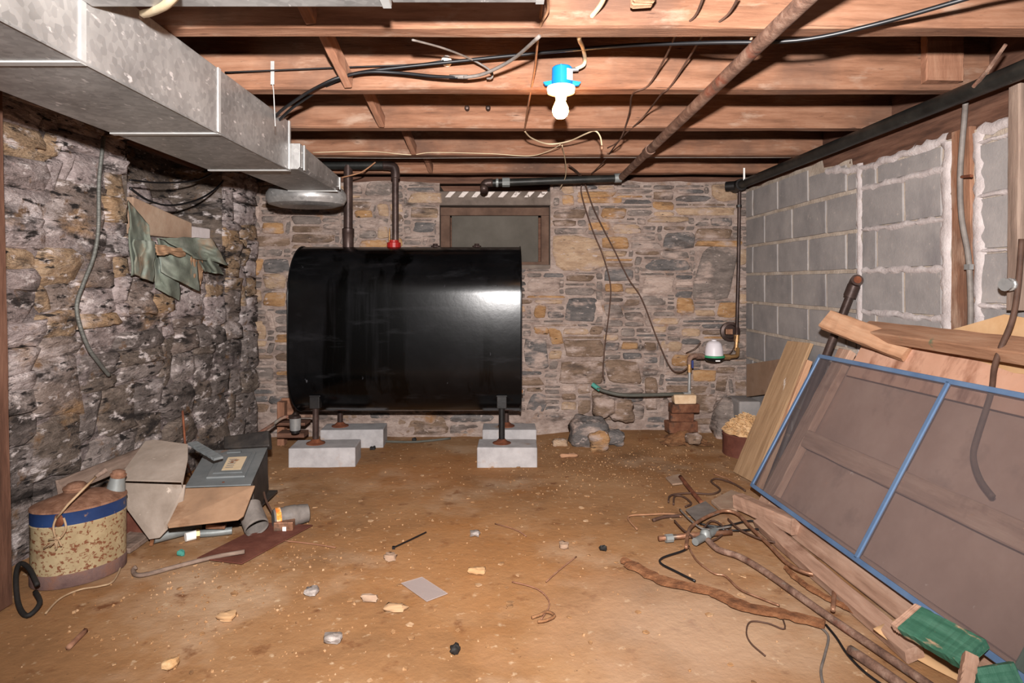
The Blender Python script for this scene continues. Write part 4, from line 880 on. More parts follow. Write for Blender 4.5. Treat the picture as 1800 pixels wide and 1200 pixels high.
# towel: folded cloth hanging over the ledge
tw = root('towel', Lp(1.15, 1.2, .05), 'dusty green towel with tan hems hanging crumpled from the wall ledge', 'towel')
def cloth(outline, n0, folds, seed, mat, amp=.018, name='towel_fold', res=26, lab=None):
    """a draped piece: four picture corners mapped on the wall, folded and given thickness"""
    tl, tr_, br_, bl = outline
    def fn(u, v):
        px = (tl[0] * (1 - u) + tr_[0] * u) * (1 - v) + (bl[0] * (1 - u) + br_[0] * u) * v
        py = (tl[1] * (1 - u) + tr_[1] * u) * (1 - v) + (bl[1] * (1 - u) + br_[1] * u) * v
        edge = noise.noise(V((u * 3, v * 3, seed))) * 5
        n_ = n0 + amp * math.sin(u * folds * math.pi + v * 1.6 + seed) + .014 * noise.noise(V((u * 4, v * 4, seed + 3)))
        return Lw(px + edge, py + edge * .7, n_)
    o = part(name, MB().grid(fn, res, res), mat, tw, smooth=True, label=lab)
    s = o.modifiers.new('thick', 'SOLIDIFY'); s.thickness = .007
cloth([(226, 352), (262, 395), (270, 470), (232, 485)], .085, 1.5, 1, M['towel'])
cloth([(234, 420), (272, 425), (268, 496), (236, 482)], .105, 2.2, 2, M['towel'])
cloth([(266, 440), (315, 455), (314, 528), (272, 506)], .075, 2.0, 3, M['towel'])
cloth([(278, 418), (345, 445), (352, 512), (284, 478)], .120, 1.3, 4, M['towel'])
cloth([(338, 450), (356, 455), (353, 513), (334, 500)], .125, .6, 8, M['towel_tan'], name='hem')
cloth([(274, 430), (330, 438), (326, 450), (276, 446)], .150, 1.0, 5, M['towel_tan'], name='hem', amp=.006)
cloth([(282, 418), (372, 418), (402, 466), (340, 452)], .140, 2.5, 6, M['towel'], amp=.02)
cloth([(336, 440), (372, 440), (392, 482), (360, 478)], .105, 3.0, 7, M['towel'])

# ------------------------------------------------------------------ post, can and junk pile on the left
plank('wood_post', (-1.795, 2.16, 0), (-1.835, 2.16, 1.9), .14, .10, (0, -1, 0), M['joist_dark'], 'brown wooden post at the left edge of the picture', 'post')
solo('rubber_loop', MB().tube([P(62, 1040, 2.22), P(70, 1060, 2.16), P(48, 1082, 2.11), P(32, 1060, 2.16), P(28, 1010, 2.24), P(36, 990, 2.30), P(52, 1000, 2.27), P(66, 1028, 2.22)], .0085, 8, smooth=5), M['rubber'], 'black rubber loop on the floor between post and can', 'rubber loop', smooth=True)
CXc, CYc, CR = -1.645, 2.43, .80
can = root('oil_can', (CXc, CYc, 0), 'rusty cream oval can with a blue band, spout and wire handle', 'can')
def oval(h0, prof_, mat, nm, lab=None):
    return part(nm, MB().lathe((CXc, CYc, h0), prof_, 44, sx=.160, sy=.120, rot=CR), mat, can, smooth=35, label=lab)
oval(0, [(.985, 0), (1.0, .004), (1.0, .045), (.99, .05)], M['can_foot'], 'foot_band')
oval(.045, [(.985, 0), (.985, .175), (1.0, .180), (.99, .186)], M['can_body'], 'can_body')
oval(.228, [(.992, 0), (.992, .046), (1.01, .050), (1.0, .056)], M['can_band'], 'blue_band')
oval(.278, [(1.01, 0), (1.0, .007), (.9, .012), (.55, .030), (.2, .036)], M['can_top'], 'can_lid')
dx, dy = math.cos(CR), math.sin(CR)
c1 = V((CXc - .02 * dx, CYc - .02 * dy, .285)); c2 = V((CXc + .105 * dx, CYc + .105 * dy, .272))
part('screw_cap', MB().lathe((CXc - .035, CYc + .03, .318), [(.043, -.03), (.043, 0), (.046, .003), (.043, .010), (.036, .013), (.030, .02), (.02, .024)], 24), M['can_top'], can, smooth=35)
sp_ = part('spout', MB().lathe((CXc + .085, CYc + .085, .285), [(.036, 0), (.026, .062), (.024, .064)], 20, axis=(.16, 0, 1)), M['spout'], can, smooth=35)
part('spout_cap', MB().lathe((CXc + .096, CYc + .085, .347), [(.028, 0), (.030, .010), (.024, .014), (.024, .022), (.012, .028)], 18, axis=(.16, 0, 1)), M['can_top'], sp_, smooth=35)
hd = part('wire_handle', MB().tube([P(100, 910, 2.272), P(120, 886, 2.275), P(150, 856, 2.33), P(170, 836, 2.40)], .0045, 6), M['string'], can, smooth=True)
part('handle_knob', MB().tube([P(168, 838, 2.395), P(186, 826, 2.43)], [.008, .010], 10), M['grey_wood'], hd, smooth=40)
part('handle_lug', MB().lathe(P(104, 914, 2.30), [(.024, 0), (.022, .008), (.008, .012)], 14, axis=(-.35, -1, 0)), M['rust'], can, smooth=40)
kn = MB().tube([P(100, 908, 2.278), P(94, 925, 2.278), P(98, 945, 2.278), P(106, 945, 2.278), P(116, 928, 2.278), P(112, 910, 2.278)], .004, 6, smooth=5)
for i in range(9):
    a_ = P(102 + rnd.uniform(-6, 6), 946 + rnd.uniform(-4, 4), 2.272); kn.tube([a_, P(102 + rnd.uniform(-28, 16), 950 + rnd.uniform(-8, 30), 2.268)], .0032, 5)
part('string_knot', kn, M['string'], can, smooth=True, label='frayed knot of string')

plank('wall_board', Lw(104, 858, .10), Lw(284, 784, .10), .07, .022, (1, 0, .2), M['grey_wood'], 'long grey board leaning along the foot of the left wall', 'board')
plank('floor_board', FL(206, 968, .015), FL(258, 932, .015), .11, .022, (0, -.35, 1), M['grey_wood'], 'short grey-brown board on the floor beside the can', 'board')
sheet('dark_sheet', [P(196, 880, 2.80), P(225, 880, 2.78), P(256, 942, 2.75), P(205, 955, 2.78)], .006, M['rust_plate'], 'dark reddish sheet standing behind the can', 'sheet', away=V((0, 1, 0)))
sheet('grey_sheet', [P(205, 843, 2.64), P(318, 846, 2.60), P(320, 854, 2.58), P(330, 806, 2.75), P(330, 780, 2.86), P(270, 772, 2.92), P(255, 775, 2.92)], .006, M['panel_grey'], 'upper dusty grey metal sheet sloping up against the left wall', 'sheet')
sheet('grey_sheet', [P(204, 848, 2.70), P(325, 852, 2.66), P(318, 905, 2.66), P(280, 945, 2.62), P(262, 948, 2.63), P(206, 872, 2.70)], .008, M['panel_grey'], 'lower dusty grey sheet standing under the sloping one', 'sheet', away=V((0, 1, 0)))
sheet('brown_sheet', [P(326, 858, 2.74), P(448, 853, 2.74), P(428, 905, 2.60), P(418, 912, 2.58), P(296, 926, 2.52), P(294, 922, 2.53)], .008, M['panel_brown'], 'flat rusty brown sheet lying in front of the grey cover', 'sheet')
# breaker panel cover
q0, q1, q2, q3 = P(325, 855, 2.78), P(441, 851, 2.78), P(470, 786, 3.28), P(362, 792, 3.28)
cov = root('panel_cover', (q0 + q1 + q2 + q3) / 4, 'grey breaker panel cover with a paper directory on the junk pile', 'panel cover')
nn = (q1 - q0).cross(q3 - q0).normalized()
def Q(u, v, h=0): return (q0 * (1 - u) + q1 * u) * (1 - v) + (q3 * (1 - u) + q2 * u) * v + nn * h
part('cover_plate', MB().prism([Q(0, 0), Q(1, 0), Q(1, 1), Q(0, 1)], nn * -.006), M['cover'], cov, bevel=.002)
part('raised_field', MB().prism([Q(.26, .16, .0), Q(.86, .16, .0), Q(.86, .84, .0), Q(.26, .84, .0)], nn * .010), M['cover'], cov, bevel=.006)
dr_ = part('breaker_door', MB().prism([Q(.34, .24, .010), Q(.80, .24, .010), Q(.80, .78, .010), Q(.34, .78, .010)], nn * .004), M['cover'], cov, bevel=.002)
part('paper_directory', MB().prism([Q(.46, .30, .0145), Q(.76, .30, .0145), Q(.76, .66, .0145), Q(.46, .66, .0145)], nn * .001), M['paper'], dr_, label='stained paper directory')
for i in range(5): part('printed_line', MB().prism([Q(.50, .36 + i * .055, .0158), Q(.62, .36 + i * .055, .0158), Q(.62, .375 + i * .055, .0158), Q(.50, .375 + i * .055, .0158)], nn * .0005), M['ink'], dr_)
part('screw', MB().lathe(Q(.56, .07, .0), [(.006, 0), (.006, .002), (.003, .003)], 8, axis=nn), M['rust'], cov)
part('latch', MB().prism([Q(.40, .80, .012), Q(.62, .80, .012), Q(.62, .86, .012), Q(.40, .86, .012)], nn * .005), M['cover'], cov)
plank('grey_stick', P(338, 778, 3.05), P(384, 806, 2.92), .045, .012, (0, 0, 1), M['cover'], 'narrow grey metal strip lying across the panel cover', 'strip')
bxx = root('metal_box', FL(455, 875), 'dark open metal box under the panel cover', 'box')
qa = P(462, 815, 3.05); 
part('box_side', MB().prism([Q(1, .1, -.012), Q(1, .95, -.012), Q(1, .95, -.012) + V((.01, 0, -.19)), Q(1, .1, -.012) + V((.01, 0, -.17))], (-.012, 0, 0)), M['dark_box'], bxx)
part('box_bottom', MB().box(Q(.5, .5, -.20), (.30, .44, .01)), M['dark_box'], bxx)
part('box_back', MB().prism([Q(0, .97, -.012), Q(1, .97, -.012), Q(1, .97, -.012) + V((0, 0, -.19)), Q(0, .97, -.012) + V((0, 0, -.19))], (0, .008, 0)), M['dark_box'], bxx)
sheet('metal_case', [P(392, 788, 3.42), P(474, 784, 3.42), P(472, 755, 3.48), P(392, 766, 3.48)], .05, M['dark_box'], 'black metal box end standing behind the panel cover', 'box', away=V((0, 1, -.2)))
solo('thin_rod', MB().tube([FL(322, 862, .02) + V((0, .1, .04)), P(328, 812, 2.90), P(321, 722, 3.02)], .005, 6), M['rust'], 'thin rusty rod standing up against the left wall behind the sheets', 'rod')
cdt = root('conduit_offcut', FL(300, 940), 'grey conduit with a torn rusty end in front of the junk pile', 'conduit')
part('tube', MB().tube([FL(270, 945, .03), FL(305, 936, .03), FL(352, 924, .03)], .024, 14, smooth=3), M['spout'], cdt, smooth=40)
part('torn_end', MB().box(FL(270, 943, .032), (.016, .05, .062), (0, .2, .3)), M['orange_rust'], cdt, bevel=.004)
cel = root('conduit_elbow', FL(380, 935), 'small grey conduit elbow with a white sleeve on the floor', 'conduit')
part('tube', MB().tube([FL(345, 938, .02), FL(375, 936, .018), FL(408, 932, .018)], .016, 12, smooth=3), M['spout'], cel, smooth=40)
part('sleeve', MB().tube([FL(326, 944, .02), FL(346, 939, .02)], .019, 12), M['white'], cel, smooth=40)
part('collar', MB().tube([FL(345, 939, .02), FL(351, 938, .02)], .026, 8), M['brass'], cel)
solo('copper_clamp', MB().box(FL(380, 924, .055), (.08, .03, .018), (0, .1, .2)).box(FL(380, 925, .04), (.02, .03, .03)), M['copper'], 'small copper clamp poking out under the brown sheet', 'clamp', bevel=.003)
tc_ = root('tin_can', FL(444, 925), 'open grey tin can lying beside the brown sheet', 'tin can')
part('can_wall', MB().lathe(FL(452, 928, .05), [(.050, 0), (.046, .006), (.052, .010), (.050, .11), (.052, .115)], 24, axis=(-.45, .5, .45), capb=False), M['cable_grey'], tc_, smooth=40)
jr = root('paint_jar', FL(505, 915), 'dusty jar with a red and white label lying on the rusty plate', 'jar')
ja = FL(480, 912, .05); jb = FL(535, 902, .05)
part('jar_body', MB().lathe(ja, [(.040, 0), (.046, .01), (.047, .03), (.044, .035), (.044, .05), (.047, .055), (.047, .10), (.044, .105), (.044, .12), (.04, .155), (.03, .16)], 22, axis=jb - ja), M['cable_grey'], jr, smooth=40)
part('jar_label', MB().lathe(ja + (jb - ja).normalized() * .002, [(.0475, .006), (.0475, .028)], 22, axis=jb - ja, capb=False, capt=False), pmat('torn_jar_label', [(200, 60, 34), (226, 150, 60), (230, 214, 200)], 30, bump=0), jr, smooth=40)
bb = root('ballast', FL(500, 930), 'small copper-coiled transformer at the end of the rusty plate', 'transformer')
part('core', MB().box(FL(500, 922, .032), (.085, .05, .04), (0, 0, .1)), M['copper'], bb, bevel=.004)
part('terminal', MB().box(FL(501, 929, .02), (.016, .02, .024)), M['white'], bb)
part('lead', MB().tube([FL(488, 930, .01), P(478, 900, 2.9), P(468, 880, 2.95), P(464, 865, 3.0)], .005, 6, smooth=4), M['cable_brown'], bb)
sheet('rusty_plate', [FL(346, 980, .018), FL(425, 990, .012), FL(550, 922, .012), FL(470, 918, .016)], .004, M['rust_plate'], 'flat dark red rusty plate on the floor', 'plate')
rdh = solo('hooked_rod', MB().tube([FL(240, 996, .02), FL(234, 1002, .012), FL(240, 1010, .012), FL(262, 1008, .012), FL(330, 990, .013), FL(380, 978, .02), FL(430, 969, .03)], .0085, 8, smooth=4), M['grey_wood'], 'long brown rod with a hooked end lying over the rusty plate', 'rod', smooth=True)
solo('thin_wire', MB().tube([FL(212, 940, .01), FL(214, 985, .006), FL(200, 1020, .006), FL(175, 1030, .008), FL(140, 1036, .006), FL(105, 1052, .006), FL(80, 1078, .005)], .0035, 6, smooth=5), M['string'], 'thin pale wire curling around the foot of the can', 'wire', smooth=True)

# ------------------------------------------------------------------ leaning screen, door and boards on the right
BLp, TLp = V((1.262, 3.165, .10)), V((1.600, 3.158, .752)); along = V((.037, -.866, .010))
def SC(a, b, n=0): return BLp + along * (2 * a) + (TLp - BLp) * b + sn * n      # a along the length (0..1), b up, n out
sn = along.cross(TLp - BLp).normalized()
if sn.x > 0: sn = -sn
scr = root('window_screen', SC(.5, 0), 'blue-framed insect screen leaning against the boards on the right', 'window screen')
fw = .020
def bar(a0, b0, a1, b1, wd, nm):
    p, q = SC(a0, b0), SC(a1, b1); t = (q - p).normalized(); s_ = sn.cross(t)
    part(nm, MB().prism([p - s_ * wd / 2, q - s_ * wd / 2, q + s_ * wd / 2, p + s_ * wd / 2], sn * .011), M['screen_frame'], scr, bevel=.003)
bar(0, 0, 1, 0, fw, 'bottom_rail'); bar(0, 1, 1, 1, fw, 'top_rail'); bar(0, -.012, 0, 1.012, fw, 'side_rail'); bar(1, -.012, 1, 1.012, fw, 'side_rail'); bar(.5, 0, .5, 1, fw, 'middle_bar')
part('insect_mesh', MB().add([SC(.005, .015, .005), SC(.995, .015, .005), SC(.995, .985, .005), SC(.005, .985, .005)], [(0, 1, 2, 3)]), M['mesh'], scr)
def SP(px, py, n):       # where the ray through a picture point meets the screen plane pushed back by n
    d = V(((px - CX) / FPX, 1, (CY - py) / FPX)); o = V((0, 0, CH)); p0 = SC(0, 0, n); return o + d * ((p0 - o).dot(sn) / d.dot(sn))
solo('wall_cable', MB().tube([Rw(1796, 420, .06), Rw(1790, 500, .07), Rw(1780, 560, .08), Rw(1760, 610, .125), Rw(1748, 645, .135), SP(1742, 690, -.012), SP(1720, 760, -.018), SP(1711, 800, -.018), SP(1722, 840, -.018), SP(1745, 872, -.018)], .009, 8, smooth=6), M['cable_brown'], 'thick brown cord draped down behind the window screen', 'cable', smooth=True)
# paneled door behind it
dn = sn
def DD(a, b, n=0): return SC(.02 + .96 * a, -.125 + 1.225 * b, n - .040)
door = root('old_door', DD(.5, 0), 'brown panelled wooden door lying on its side behind the screen', 'door')
part('door_panel', MB().prism([DD(.02, .03, -.046), DD(.98, .03, -.046), DD(.98, .97, -.046), DD(.02, .97, -.046)], dn * -.008), M['ply_dark'], door)
def dbar(nm, a0, b0, a1, b1, wd, mat='pink_wood', th=.040): plank(nm, DD(a0, b0, -.020), DD(a1, b1, -.020), wd, th, dn, M[mat], parent=door, seed=5)
dbar('stile', .03, 0, .03, 1, .10); dbar('bottom_rail', .06, .06, .94, .06, .11); 
dbar('middle_rail', .06, .47, .94, .47, .085); dbar('stile', .905, 0, .905, 1, .10, 'green_wood')
sheet('stained_panel', [DD(.10, .86, .0), DD(.95, .86, .0), DD(.95, 1.07, .0), DD(.10, 1.07, .0)], .008, M['stained_ply'], 'water-stained orange plywood strip above the screen', 'plywood', away=-dn)
plank('long_stud', V((1.69, 2.93, .905)), V((1.69, 1.3, .905)), .095, .05, (-.55, 0, 1), M['green_worn'], 'long stud with traces of green paint lying on top of the boards', 'stud')
plank('offcut_board', V((1.575, 3.05, .945)), V((1.700, 2.62, .84)), .10, .034, (-.75, -.3, .6), M['pale_wood'], 'short orange board end lying across the top of the door', 'board')
sheet('cardboard_sheet', [Rw(1600, 600, .05), Rw(1765, 552, .035), Rw(1800, 558, .035), Rw(1830, 570, .035), Rw(1830, 660, .06), Rw(1610, 640, .06)], .006, M['cardboard'], 'tan cardboard sheet leaning on the block wall behind the long stud', 'cardboard', away=V((1, 0, 0)))
solo('masking_tape', MB().box(Rw(1786, 595, .052), (.003, .045, .12)), M['paper'], 'pale tape strip on the cardboard at the right edge', 'tape') if False else None
lp_ = root('leaning_pipe', V((1.46, 3.33, 0)), 'grey pipe with a rusty elbow leaning on the wall behind the boards', 'pipe')
l0, l1 = V((1.455, 3.37, .02)), P(1500, 505, 3.12)
part('pipe_run', MB().tube([l0, l1], .020, 14), M['dark_pipe'], lp_, smooth=40)
dl = (l1 - l0).normalized()
part('elbow', MB().tube([l1 - dl * .05, l1 + dl * .01], .030, 14).tube([l1 - dl * .01, l1 + dl * .025, l1 + dl * .035 + V((-.01, -.03, .005))], .028, 14, smooth=3), M['dark_pipe'], lp_, smooth=40)
part('elbow_mouth', MB().lathe(l1 + dl * .034 + V((-.012, -.036, .006)), [(.018, 0), (.018, .003)], 12, axis=(-.3, -1, .1)), M['rust'], lp_)
plank('leaning_board', V((1.385, 3.60, .005)), V((1.735, 3.66, .775)), .235, .020, (-1, -.1, .4), M['tan_wood'], 'wide tan board with a white paint smear leaning by the drum', 'board')
plank('leaning_lath', V((1.40, 3.42, .005)), V((1.66, 3.40, .70)), .03, .03, (-1, 0, .4), M['pale_wood'], 'pale lath leaning behind the screen', 'lath')
sheet('hardboard_panel', [Rw(1312, 640, .045), Rw(1400, 626, .03), Rw(1400, 686, .05), Rw(1312, 697, .06)], .008, M['hardboard'], 'brown hardboard panel set against the block wall near the corner', 'panel', away=V((1, 0, 0)))
solo('wall_ledge_block', MB().box((1.70, 4.43, .15), (.15, .24, .31)), M['block'], 'grey concrete ledge under the hardboard panel', 'ledge', bevel=.012)
plank('board_end', FL(1298, 880, .05), FL(1400, 925, .06), .065, .07, (0, 0, 1), M['pink_wood'], 'stubby wood block sticking out from the foot of the screen', 'wood block')
plank('floor_plank', V((1.175, 2.86, .03)), V((1.215, 1.85, .03)), .060, .045, (-.3, 0, 1), M['pink_wood'], 'long pinkish plank on the floor along the foot of the door', 'plank')
gb = root('green_board', V((1.30, 1.93, .08)), 'short green-painted board with a bare end below the screen', 'board')
ga, gc = P(1602, 1090, 1.86), P(1712, 1150, 1.67)
plank('painted_face', ga, gc, .105, .028, (-.3, -.55, .8), M['green_wood'], parent=gb)
plank('bare_end', ga + (ga - gc).normalized() * .022, ga - (ga - gc).normalized() * .002, .104, .027, (-.3, -.55, .8), M['pink_wood'], parent=gb)
gb2 = root('green_board', V((1.33, 1.70, .04)), 'larger green-painted board in the bottom right corner', 'board')
plank('painted_face', P(1742, 1168, 1.60), P(1785, 1265, 1.54), .10, .03, (-.2, -.8, .6), M['green_wood'], parent=gb2)
plank('bare_edge', P(1706, 1152, 1.62), P(1690, 1240, 1.55), .03, .03, (-.2, -.8, .6), M['pink_wood'], parent=gb2)
# curled sheet under the green boards
def curl(u, v):
    a = FL(1535, 1130, .0) * (1 - u) + FL(1740, 1225, .0) * u; b = FL(1640, 1100, .0) * (1 - u) + FL(1830, 1180, 0) * u
    q = a * (1 - v) + b * v; q.z = .006 + .04 * (1 - u) ** 3 + .012 * math.sin(v * 3.1); return q
cu = solo('curled_sheet', MB().grid(curl, 16, 8), M['cardboard'], 'curled tan cardboard under the green boards', 'cardboard', smooth=True)
s = cu.modifiers.new('thick', 'SOLIDIFY'); s.thickness = .004

# pipes, straps and wire on the right floor
def fpath(pts, z): return [FL(p[0], p[1], p[2] if len(p) > 2 else z) for p in pts]
def litter(name, pts, r, mat, lab, cat, z=.01, n=7, sm=5, group=None): return solo(name, MB().tube(fpath(pts, z), r, n, smooth=sm), M[mat], lab, cat, group, smooth=True)
litter('iron_pipe', [(1240, 944), (1262, 965), (1300, 978), (1350, 1008), (1440, 1072), (1540, 1140), (1660, 1222)], .0125, 'rust_pipe', 'long rusted iron pipe running out of the bottom of the picture', 'pipe', .022, 10, 4)
litter('iron_pipe', [(1494, 1142), (1540, 1172), (1610, 1222)], .015, 'rust_pipe', 'short grey iron pipe in front of the long rusted one', 'pipe', .018, 10, 2)
def strap(pts, wd, mat, lab, seed, z=.012):
    q = catmull([FL(p[0], p[1], z) for p in pts], 8); r = random.Random(seed); vs = []; fs = []
    for i, c in enumerate(q):
        t = (q[min(i + 1, len(q) - 1)] - q[max(i - 1, 0)]).normalized(); s_ = V((-t.y, t.x, 0)); w1 = wd * r.uniform(.7, 1.1) * min(1, .5 + i * .1)
        vs += [c - s_ * w1, c - s_ * w1 * .5 + V((0, 0, .008)), c + s_ * w1 * .5 + V((0, 0, .009 + r.uniform(0, .004))), c + s_ * w1 * r.uniform(.8, 1.1), c + V((0, 0, -.008))]
    for i in range(len(q) - 1):
        for k in range(5): fs.append((i*5 + k, i*5 + (k+1) % 5, i*5 + 5 + (k+1) % 5, i*5 + 5 + k))
    fs += [(0, 1, 2, 3, 4), tuple((len(q) - 1) * 5 + k for k in range(5))]
    return solo('rusted_strap', MB().add(vs, fs), M[mat], lab, 'metal strap', 'flaking rusted straps')
strap([(1094, 984), (1125, 1000), (1170, 1022), (1250, 1040), (1310, 1066), (1380, 1080), (1450, 1098)], .036, 'orange_rust', 'long flaking rusted strap crossing the floor on the right', 1)
strap([(1380, 998), (1410, 1025), (1450, 1050), (1500, 1075), (1560, 1110)], .013, 'orange_rust', 'shorter flaking strap lying beside the long iron pipe', 2)
litter('copper_tube', [(1206, 962), (1212, 930), (1235, 912), (1268, 898), (1295, 902), (1318, 925), (1350, 955), (1385, 990), (1420, 1007), (1455, 1012), (1466, 1030), (1464, 1072)], .008, 'copper', 'bent copper tube arching over the wire tangle', 'tube', .03)
litter('copper_pipe', [(1158, 946), (1220, 940), (1286, 935)], .011, 'copper', 'straight copper pipe with a grey-green valve', 'pipe', .025, 10, 0)
solo('pipe_valve', MB().lathe(FL(1240, 942, .03), [(.020, -.012), (.026, 0), (.020, .022), (.010, .03)], 10).tube(fpath([(1222, 952), (1258, 932)], .03), .016, 10).tube(fpath([(1170, 946), (1182, 945)], .025), .018, 8), M['spout'], 'grey-green valve on the straight copper pipe', 'valve', smooth=40)
litter('wire', [(1211, 960), (1200, 968), (1165, 980), (1162, 990), (1190, 1005), (1222, 1021)], .0045, 'cable_black', 'thick black bent wire near the long strap', 'wire')
litter('wire', [(1210, 960), (1225, 985), (1255, 1007), (1275, 1012), (1300, 1035), (1335, 1050), (1370, 1064)], .0038, 'copper', 'thin copper wire curving over the long strap', 'wire')
litter('wire', [(1120, 930), (1104, 908), (1140, 904), (1180, 903), (1198, 908)], .004, 'cable_tan', 'tan wire bent at the far left of the tangle', 'wire')
litter('wire', [(1148, 914), (1168, 908), (1198, 906)], .008, 'cable_brown', 'stubby dark wire end left of the tangle', 'wire')
litter('wire', [(1175, 882), (1180, 870), (1215, 866), (1250, 868), (1266, 860), (1250, 846), (1262, 841), (1290, 850), (1310, 862)], .005, 'cable_brown', 'dark wire looping behind the tangle towards the screen', 'wire')
litter('wire', [(1184, 886), (1186, 872), (1200, 872), (1215, 884), (1205, 890)], .005, 'cable_brown', 'small dark wire loop at the back of the tangle', 'wire')
litter('rusty_rod', [(1196, 838), (1215, 862), (1235, 885)], .012, 'rust', 'short rusty rod behind the wire tangle', 'rod', .015)
for i, (p, c, lb) in enumerate([([(1230, 920), (1270, 925), (1320, 915), (1360, 925)], 'cable_black', 'uppermost black strand of the tangle by the plank'), ([(1240, 925), (1290, 932), (1340, 930), (1375, 942)], 'cable_black', 'second black strand of the tangle, close to the plank'),
          ([(1225, 945), (1250, 915), (1275, 930), (1262, 945), (1250, 950)], 'cable_brown', 'brown strand curled inside the tangle'), ([(1280, 912), (1300, 930), (1340, 948), (1380, 955)], 'cable_brown', 'brown strand trailing right out of the tangle'),
          ([(1195, 895), (1215, 915), (1240, 930), (1285, 925)], 'cable_grey', 'grey strand crossing the back of the tangle'), ([(1186, 915), (1200, 930), (1220, 945)], 'cable_brown', 'short brown strand at the left of the tangle')]):
    litter('wire', p, .0045, c, lb, 'wire', .012 + .004 * i, group='strands of the wire tangle')
litter('wire', [(1368, 1070), (1380, 1104), (1350, 1095), (1320, 1092), (1312, 1110), (1320, 1130), (1345, 1152)], .0025, 'cable_brown', 'thin loose brown wire below the long strap', 'wire', .006)
litter('wire', [(1452, 1098), (1470, 1120), (1490, 1150), (1525, 1185), (1580, 1222)], .004, 'cable_black', 'black wire running to the bottom edge beside the pipes', 'wire', .006)
litter('wire', [(1440, 1100), (1456, 1118), (1450, 1150), (1443, 1180), (1450, 1215)], .004, 'cable_grey', 'grey frayed wire running to the bottom edge', 'wire', .006)
sheet('rag', [FL(1205, 895, .03), FL(1240, 880, .03), FL(1265, 900, .03), FL(1225, 915, .03)], .006, M['cable_grey'], 'grey rag scrap in the wire tangle', 'rag')
sheet('flat_stone', [FL(1250, 878, .02), FL(1285, 860, .02), FL(1320, 872, .02), FL(1295, 895, .02), FL(1268, 894, .02)], .02, M['slab'], 'flat tan stone under the corner of the screen', 'stone')
sheet('flat_scrap', [FL(1170, 838, .012), FL(1195, 832, .012), FL(1200, 848, .012), FL(1182, 850, .012)], .01, M['slab'], 'tan flat scrap behind the short rusty rod', 'scrap')

# ------------------------------------------------------------------ small litter in the middle of the floor
sheet('plastic_bag', [FL(705, 1024, .006), FL(742, 1013, .008), FL(787, 1042, .006), FL(750, 1056, .006)], .003, M['film'], 'small clear plastic bag lying flat in the middle of the floor', 'bag')
zt2 = root('cable_tie', FL(720, 948), 'black cable tie lying on the floor', 'cable tie')
part('strap', MB().tube(fpath([(692, 962), (720, 949), (749, 935)], .008), .0035, 6), M['cable_black'], zt2)
part('tie_head', MB().box(FL(692, 962, .008), (.012, .012, .010)), M['cable_black'], zt2)
bits = [(695, 1066, .07, .03, 'tan_wood', 'pale tan folded scrap below the plastic bag'), (650, 1050, .06, .02, 'slab', 'dull scrap left of the plastic bag'), (838, 1002, .07, .03, 'cardboard', 'flat tan chip right of the plastic bag'),
        (685, 978, .05, .04, 'slab', 'flat chip just under the cable tie'), (548, 1038, .05, .04, 'foil', 'crumpled foil scrap left of the middle'), (398, 1082, .06, .04, 'cardboard', 'crumpled tan scrap near the lower left'),
        (300, 1166, .04, .04, 'flakes', 'ochre crumb near the bottom left'), (835, 937, .04, .03, 'foil', 'shiny pale flake right of the cable tie'), (585, 1120, .06, .04, 'foil', 'greyish foil scrap low in the middle'),
        (800, 1140, .03, .03, 'rubber', 'dark lump near the bottom middle'), (990, 957, .04, .04, 'slab', 'tan pebble right of the middle'), (1060, 963, .03, .02, 'rubber', 'small dark lump right of the tan pebble'), (318, 972, .03, .02, 'teal', 'green glassy nub before the junk pile'),
        (655, 787, .035, .03, 'rubber', 'dark stone beside the left front pad'), (728, 772, .03, .025, 'rubber', 'dark stone under the tank'), (1000, 800, .12, .03, 'pale_wood', 'yellowish wood chip in front of the boulders')]
for i, (px, py, a, b, mk, lb) in enumerate(bits):
    lump('floor_scrap', FL(px, py, .012) , (a, b, .022), M[mk], lb, 'scrap', i + 30, None, 12, .3)
for i, (pts, lb) in enumerate([([(960, 1022), (985, 1000), (1013, 978)], 'reddish twig lying right of the middle'), ([(500, 950), (545, 955), (590, 962)], 'thin straw right of the rusty plate'), ([(950, 1090), (966, 1060), (945, 1035), (900, 1022)], 'thin curved root in the right middle of the floor'),
                               ([(870, 920), (905, 930), (925, 942)], 'pale splinter behind the cable tie'), ([(120, 1138), (150, 1108)], 'short dark stick by the lower left corner'), ([(640, 774), (690, 776), (735, 776), (792, 770)], 'grey stick on the floor under the tank'), ([(1255, 833), (1280, 842), (1305, 860)], 'thin twig by the screen corner')]):
    litter('twig', pts, .0026 if i not in (4, 5) else .009, 'brown_wood' if i != 5 else 'hose', lb, 'twig', .006, 6, 4, 'twigs on the floor')
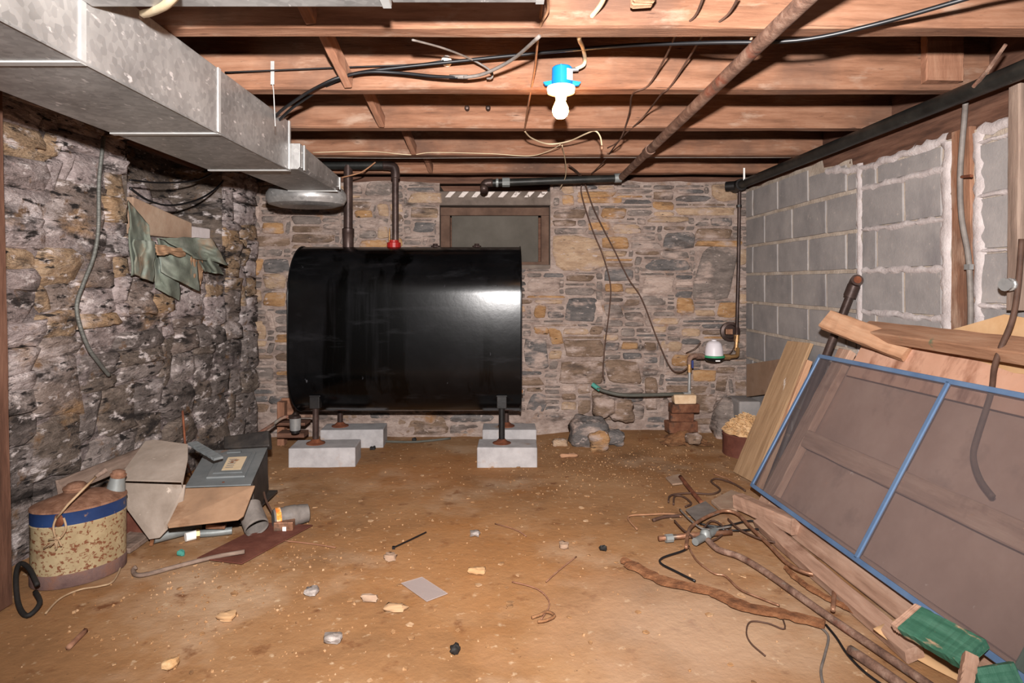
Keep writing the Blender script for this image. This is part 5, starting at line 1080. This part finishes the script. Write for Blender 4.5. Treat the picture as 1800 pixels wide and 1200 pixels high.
litter('leaf_clump', [(935, 1085), (950, 1080), (962, 1075), (975, 1082), (960, 1090), (945, 1092)], .005, 'soil', 'dark dry root clump right of the middle', 'root clump', .01, 6, 4)
cr = MB(); rr = random.Random(21)
for i in range(2300):
    if i < 1100: x, y = rr.gauss(.75, .45), rr.gauss(3.9, .35)
    elif i < 1700: x, y = rr.gauss(-1.0, .35), rr.gauss(2.35, .3)
    else: x, y = rr.uniform(-1.7, 1.5), rr.uniform(1.5, 4.4)
    if not (-1.8 < x < 1.7 and 1.4 < y < 4.5): continue
    if (x > 1.15 and y < 3.25) or (x - 1.6) ** 2 + (y - 4.12) ** 2 < .03 or (x + 1.645) ** 2 + (y - 2.43) ** 2 < .03 or (3.80 < y < 4.5 and (-1.34 < x < -.85 or -.17 < x < .24)) or (-1.75 < x < -1.0 and 2.55 < y < 3.4): continue
    e = rr.choice([.002, .0025, .003, .004, .006]) * rr.uniform(.7, 1.3); z = floor_z(x, y) + e * .3
    if y > 4.1 and x > .1: z += .05 * min(1, (y - 4.1) / .5) * min(1, (x - .1) / .5) * (1 if x < 1.3 else .6)
    R = Euler((rr.uniform(0, 3), rr.uniform(0, 3), rr.uniform(0, 3))).to_matrix()
    q = [R @ V(t) * e + V((x, y, z)) for t in ((1, 0, 0), (-1, .2, 0), (0, 1, .3), (0, -.8, .2), (0, 0, .9), (.1, .1, -.8))]
    cr.add(q, [(0, 2, 4), (2, 1, 4), (1, 3, 4), (3, 0, 4), (2, 0, 5), (1, 2, 5), (3, 1, 5), (0, 3, 5)])
for i in range(150):
    x, y = rr.uniform(-1.4, 1.0), rr.uniform(1.65, 3.9); e = rr.uniform(.006, .016); a = rr.uniform(0, 6.3)
    q = [V((x + e * rr.uniform(.6, 1.2) * math.cos(a + k * 1.257), y + e * rr.uniform(.6, 1.2) * math.sin(a + k * 1.257), floor_z(x, y) + rr.uniform(.001, .004))) for k in range(5)]
    cr.prism(q, (0, 0, .003))
solo('floor_crumbs', cr, M['crumbs'], 'fine crumbs of mortar and dirt scattered over the floor', 'crumbs', kind='stuff', origin=V((0, 3, 0)))
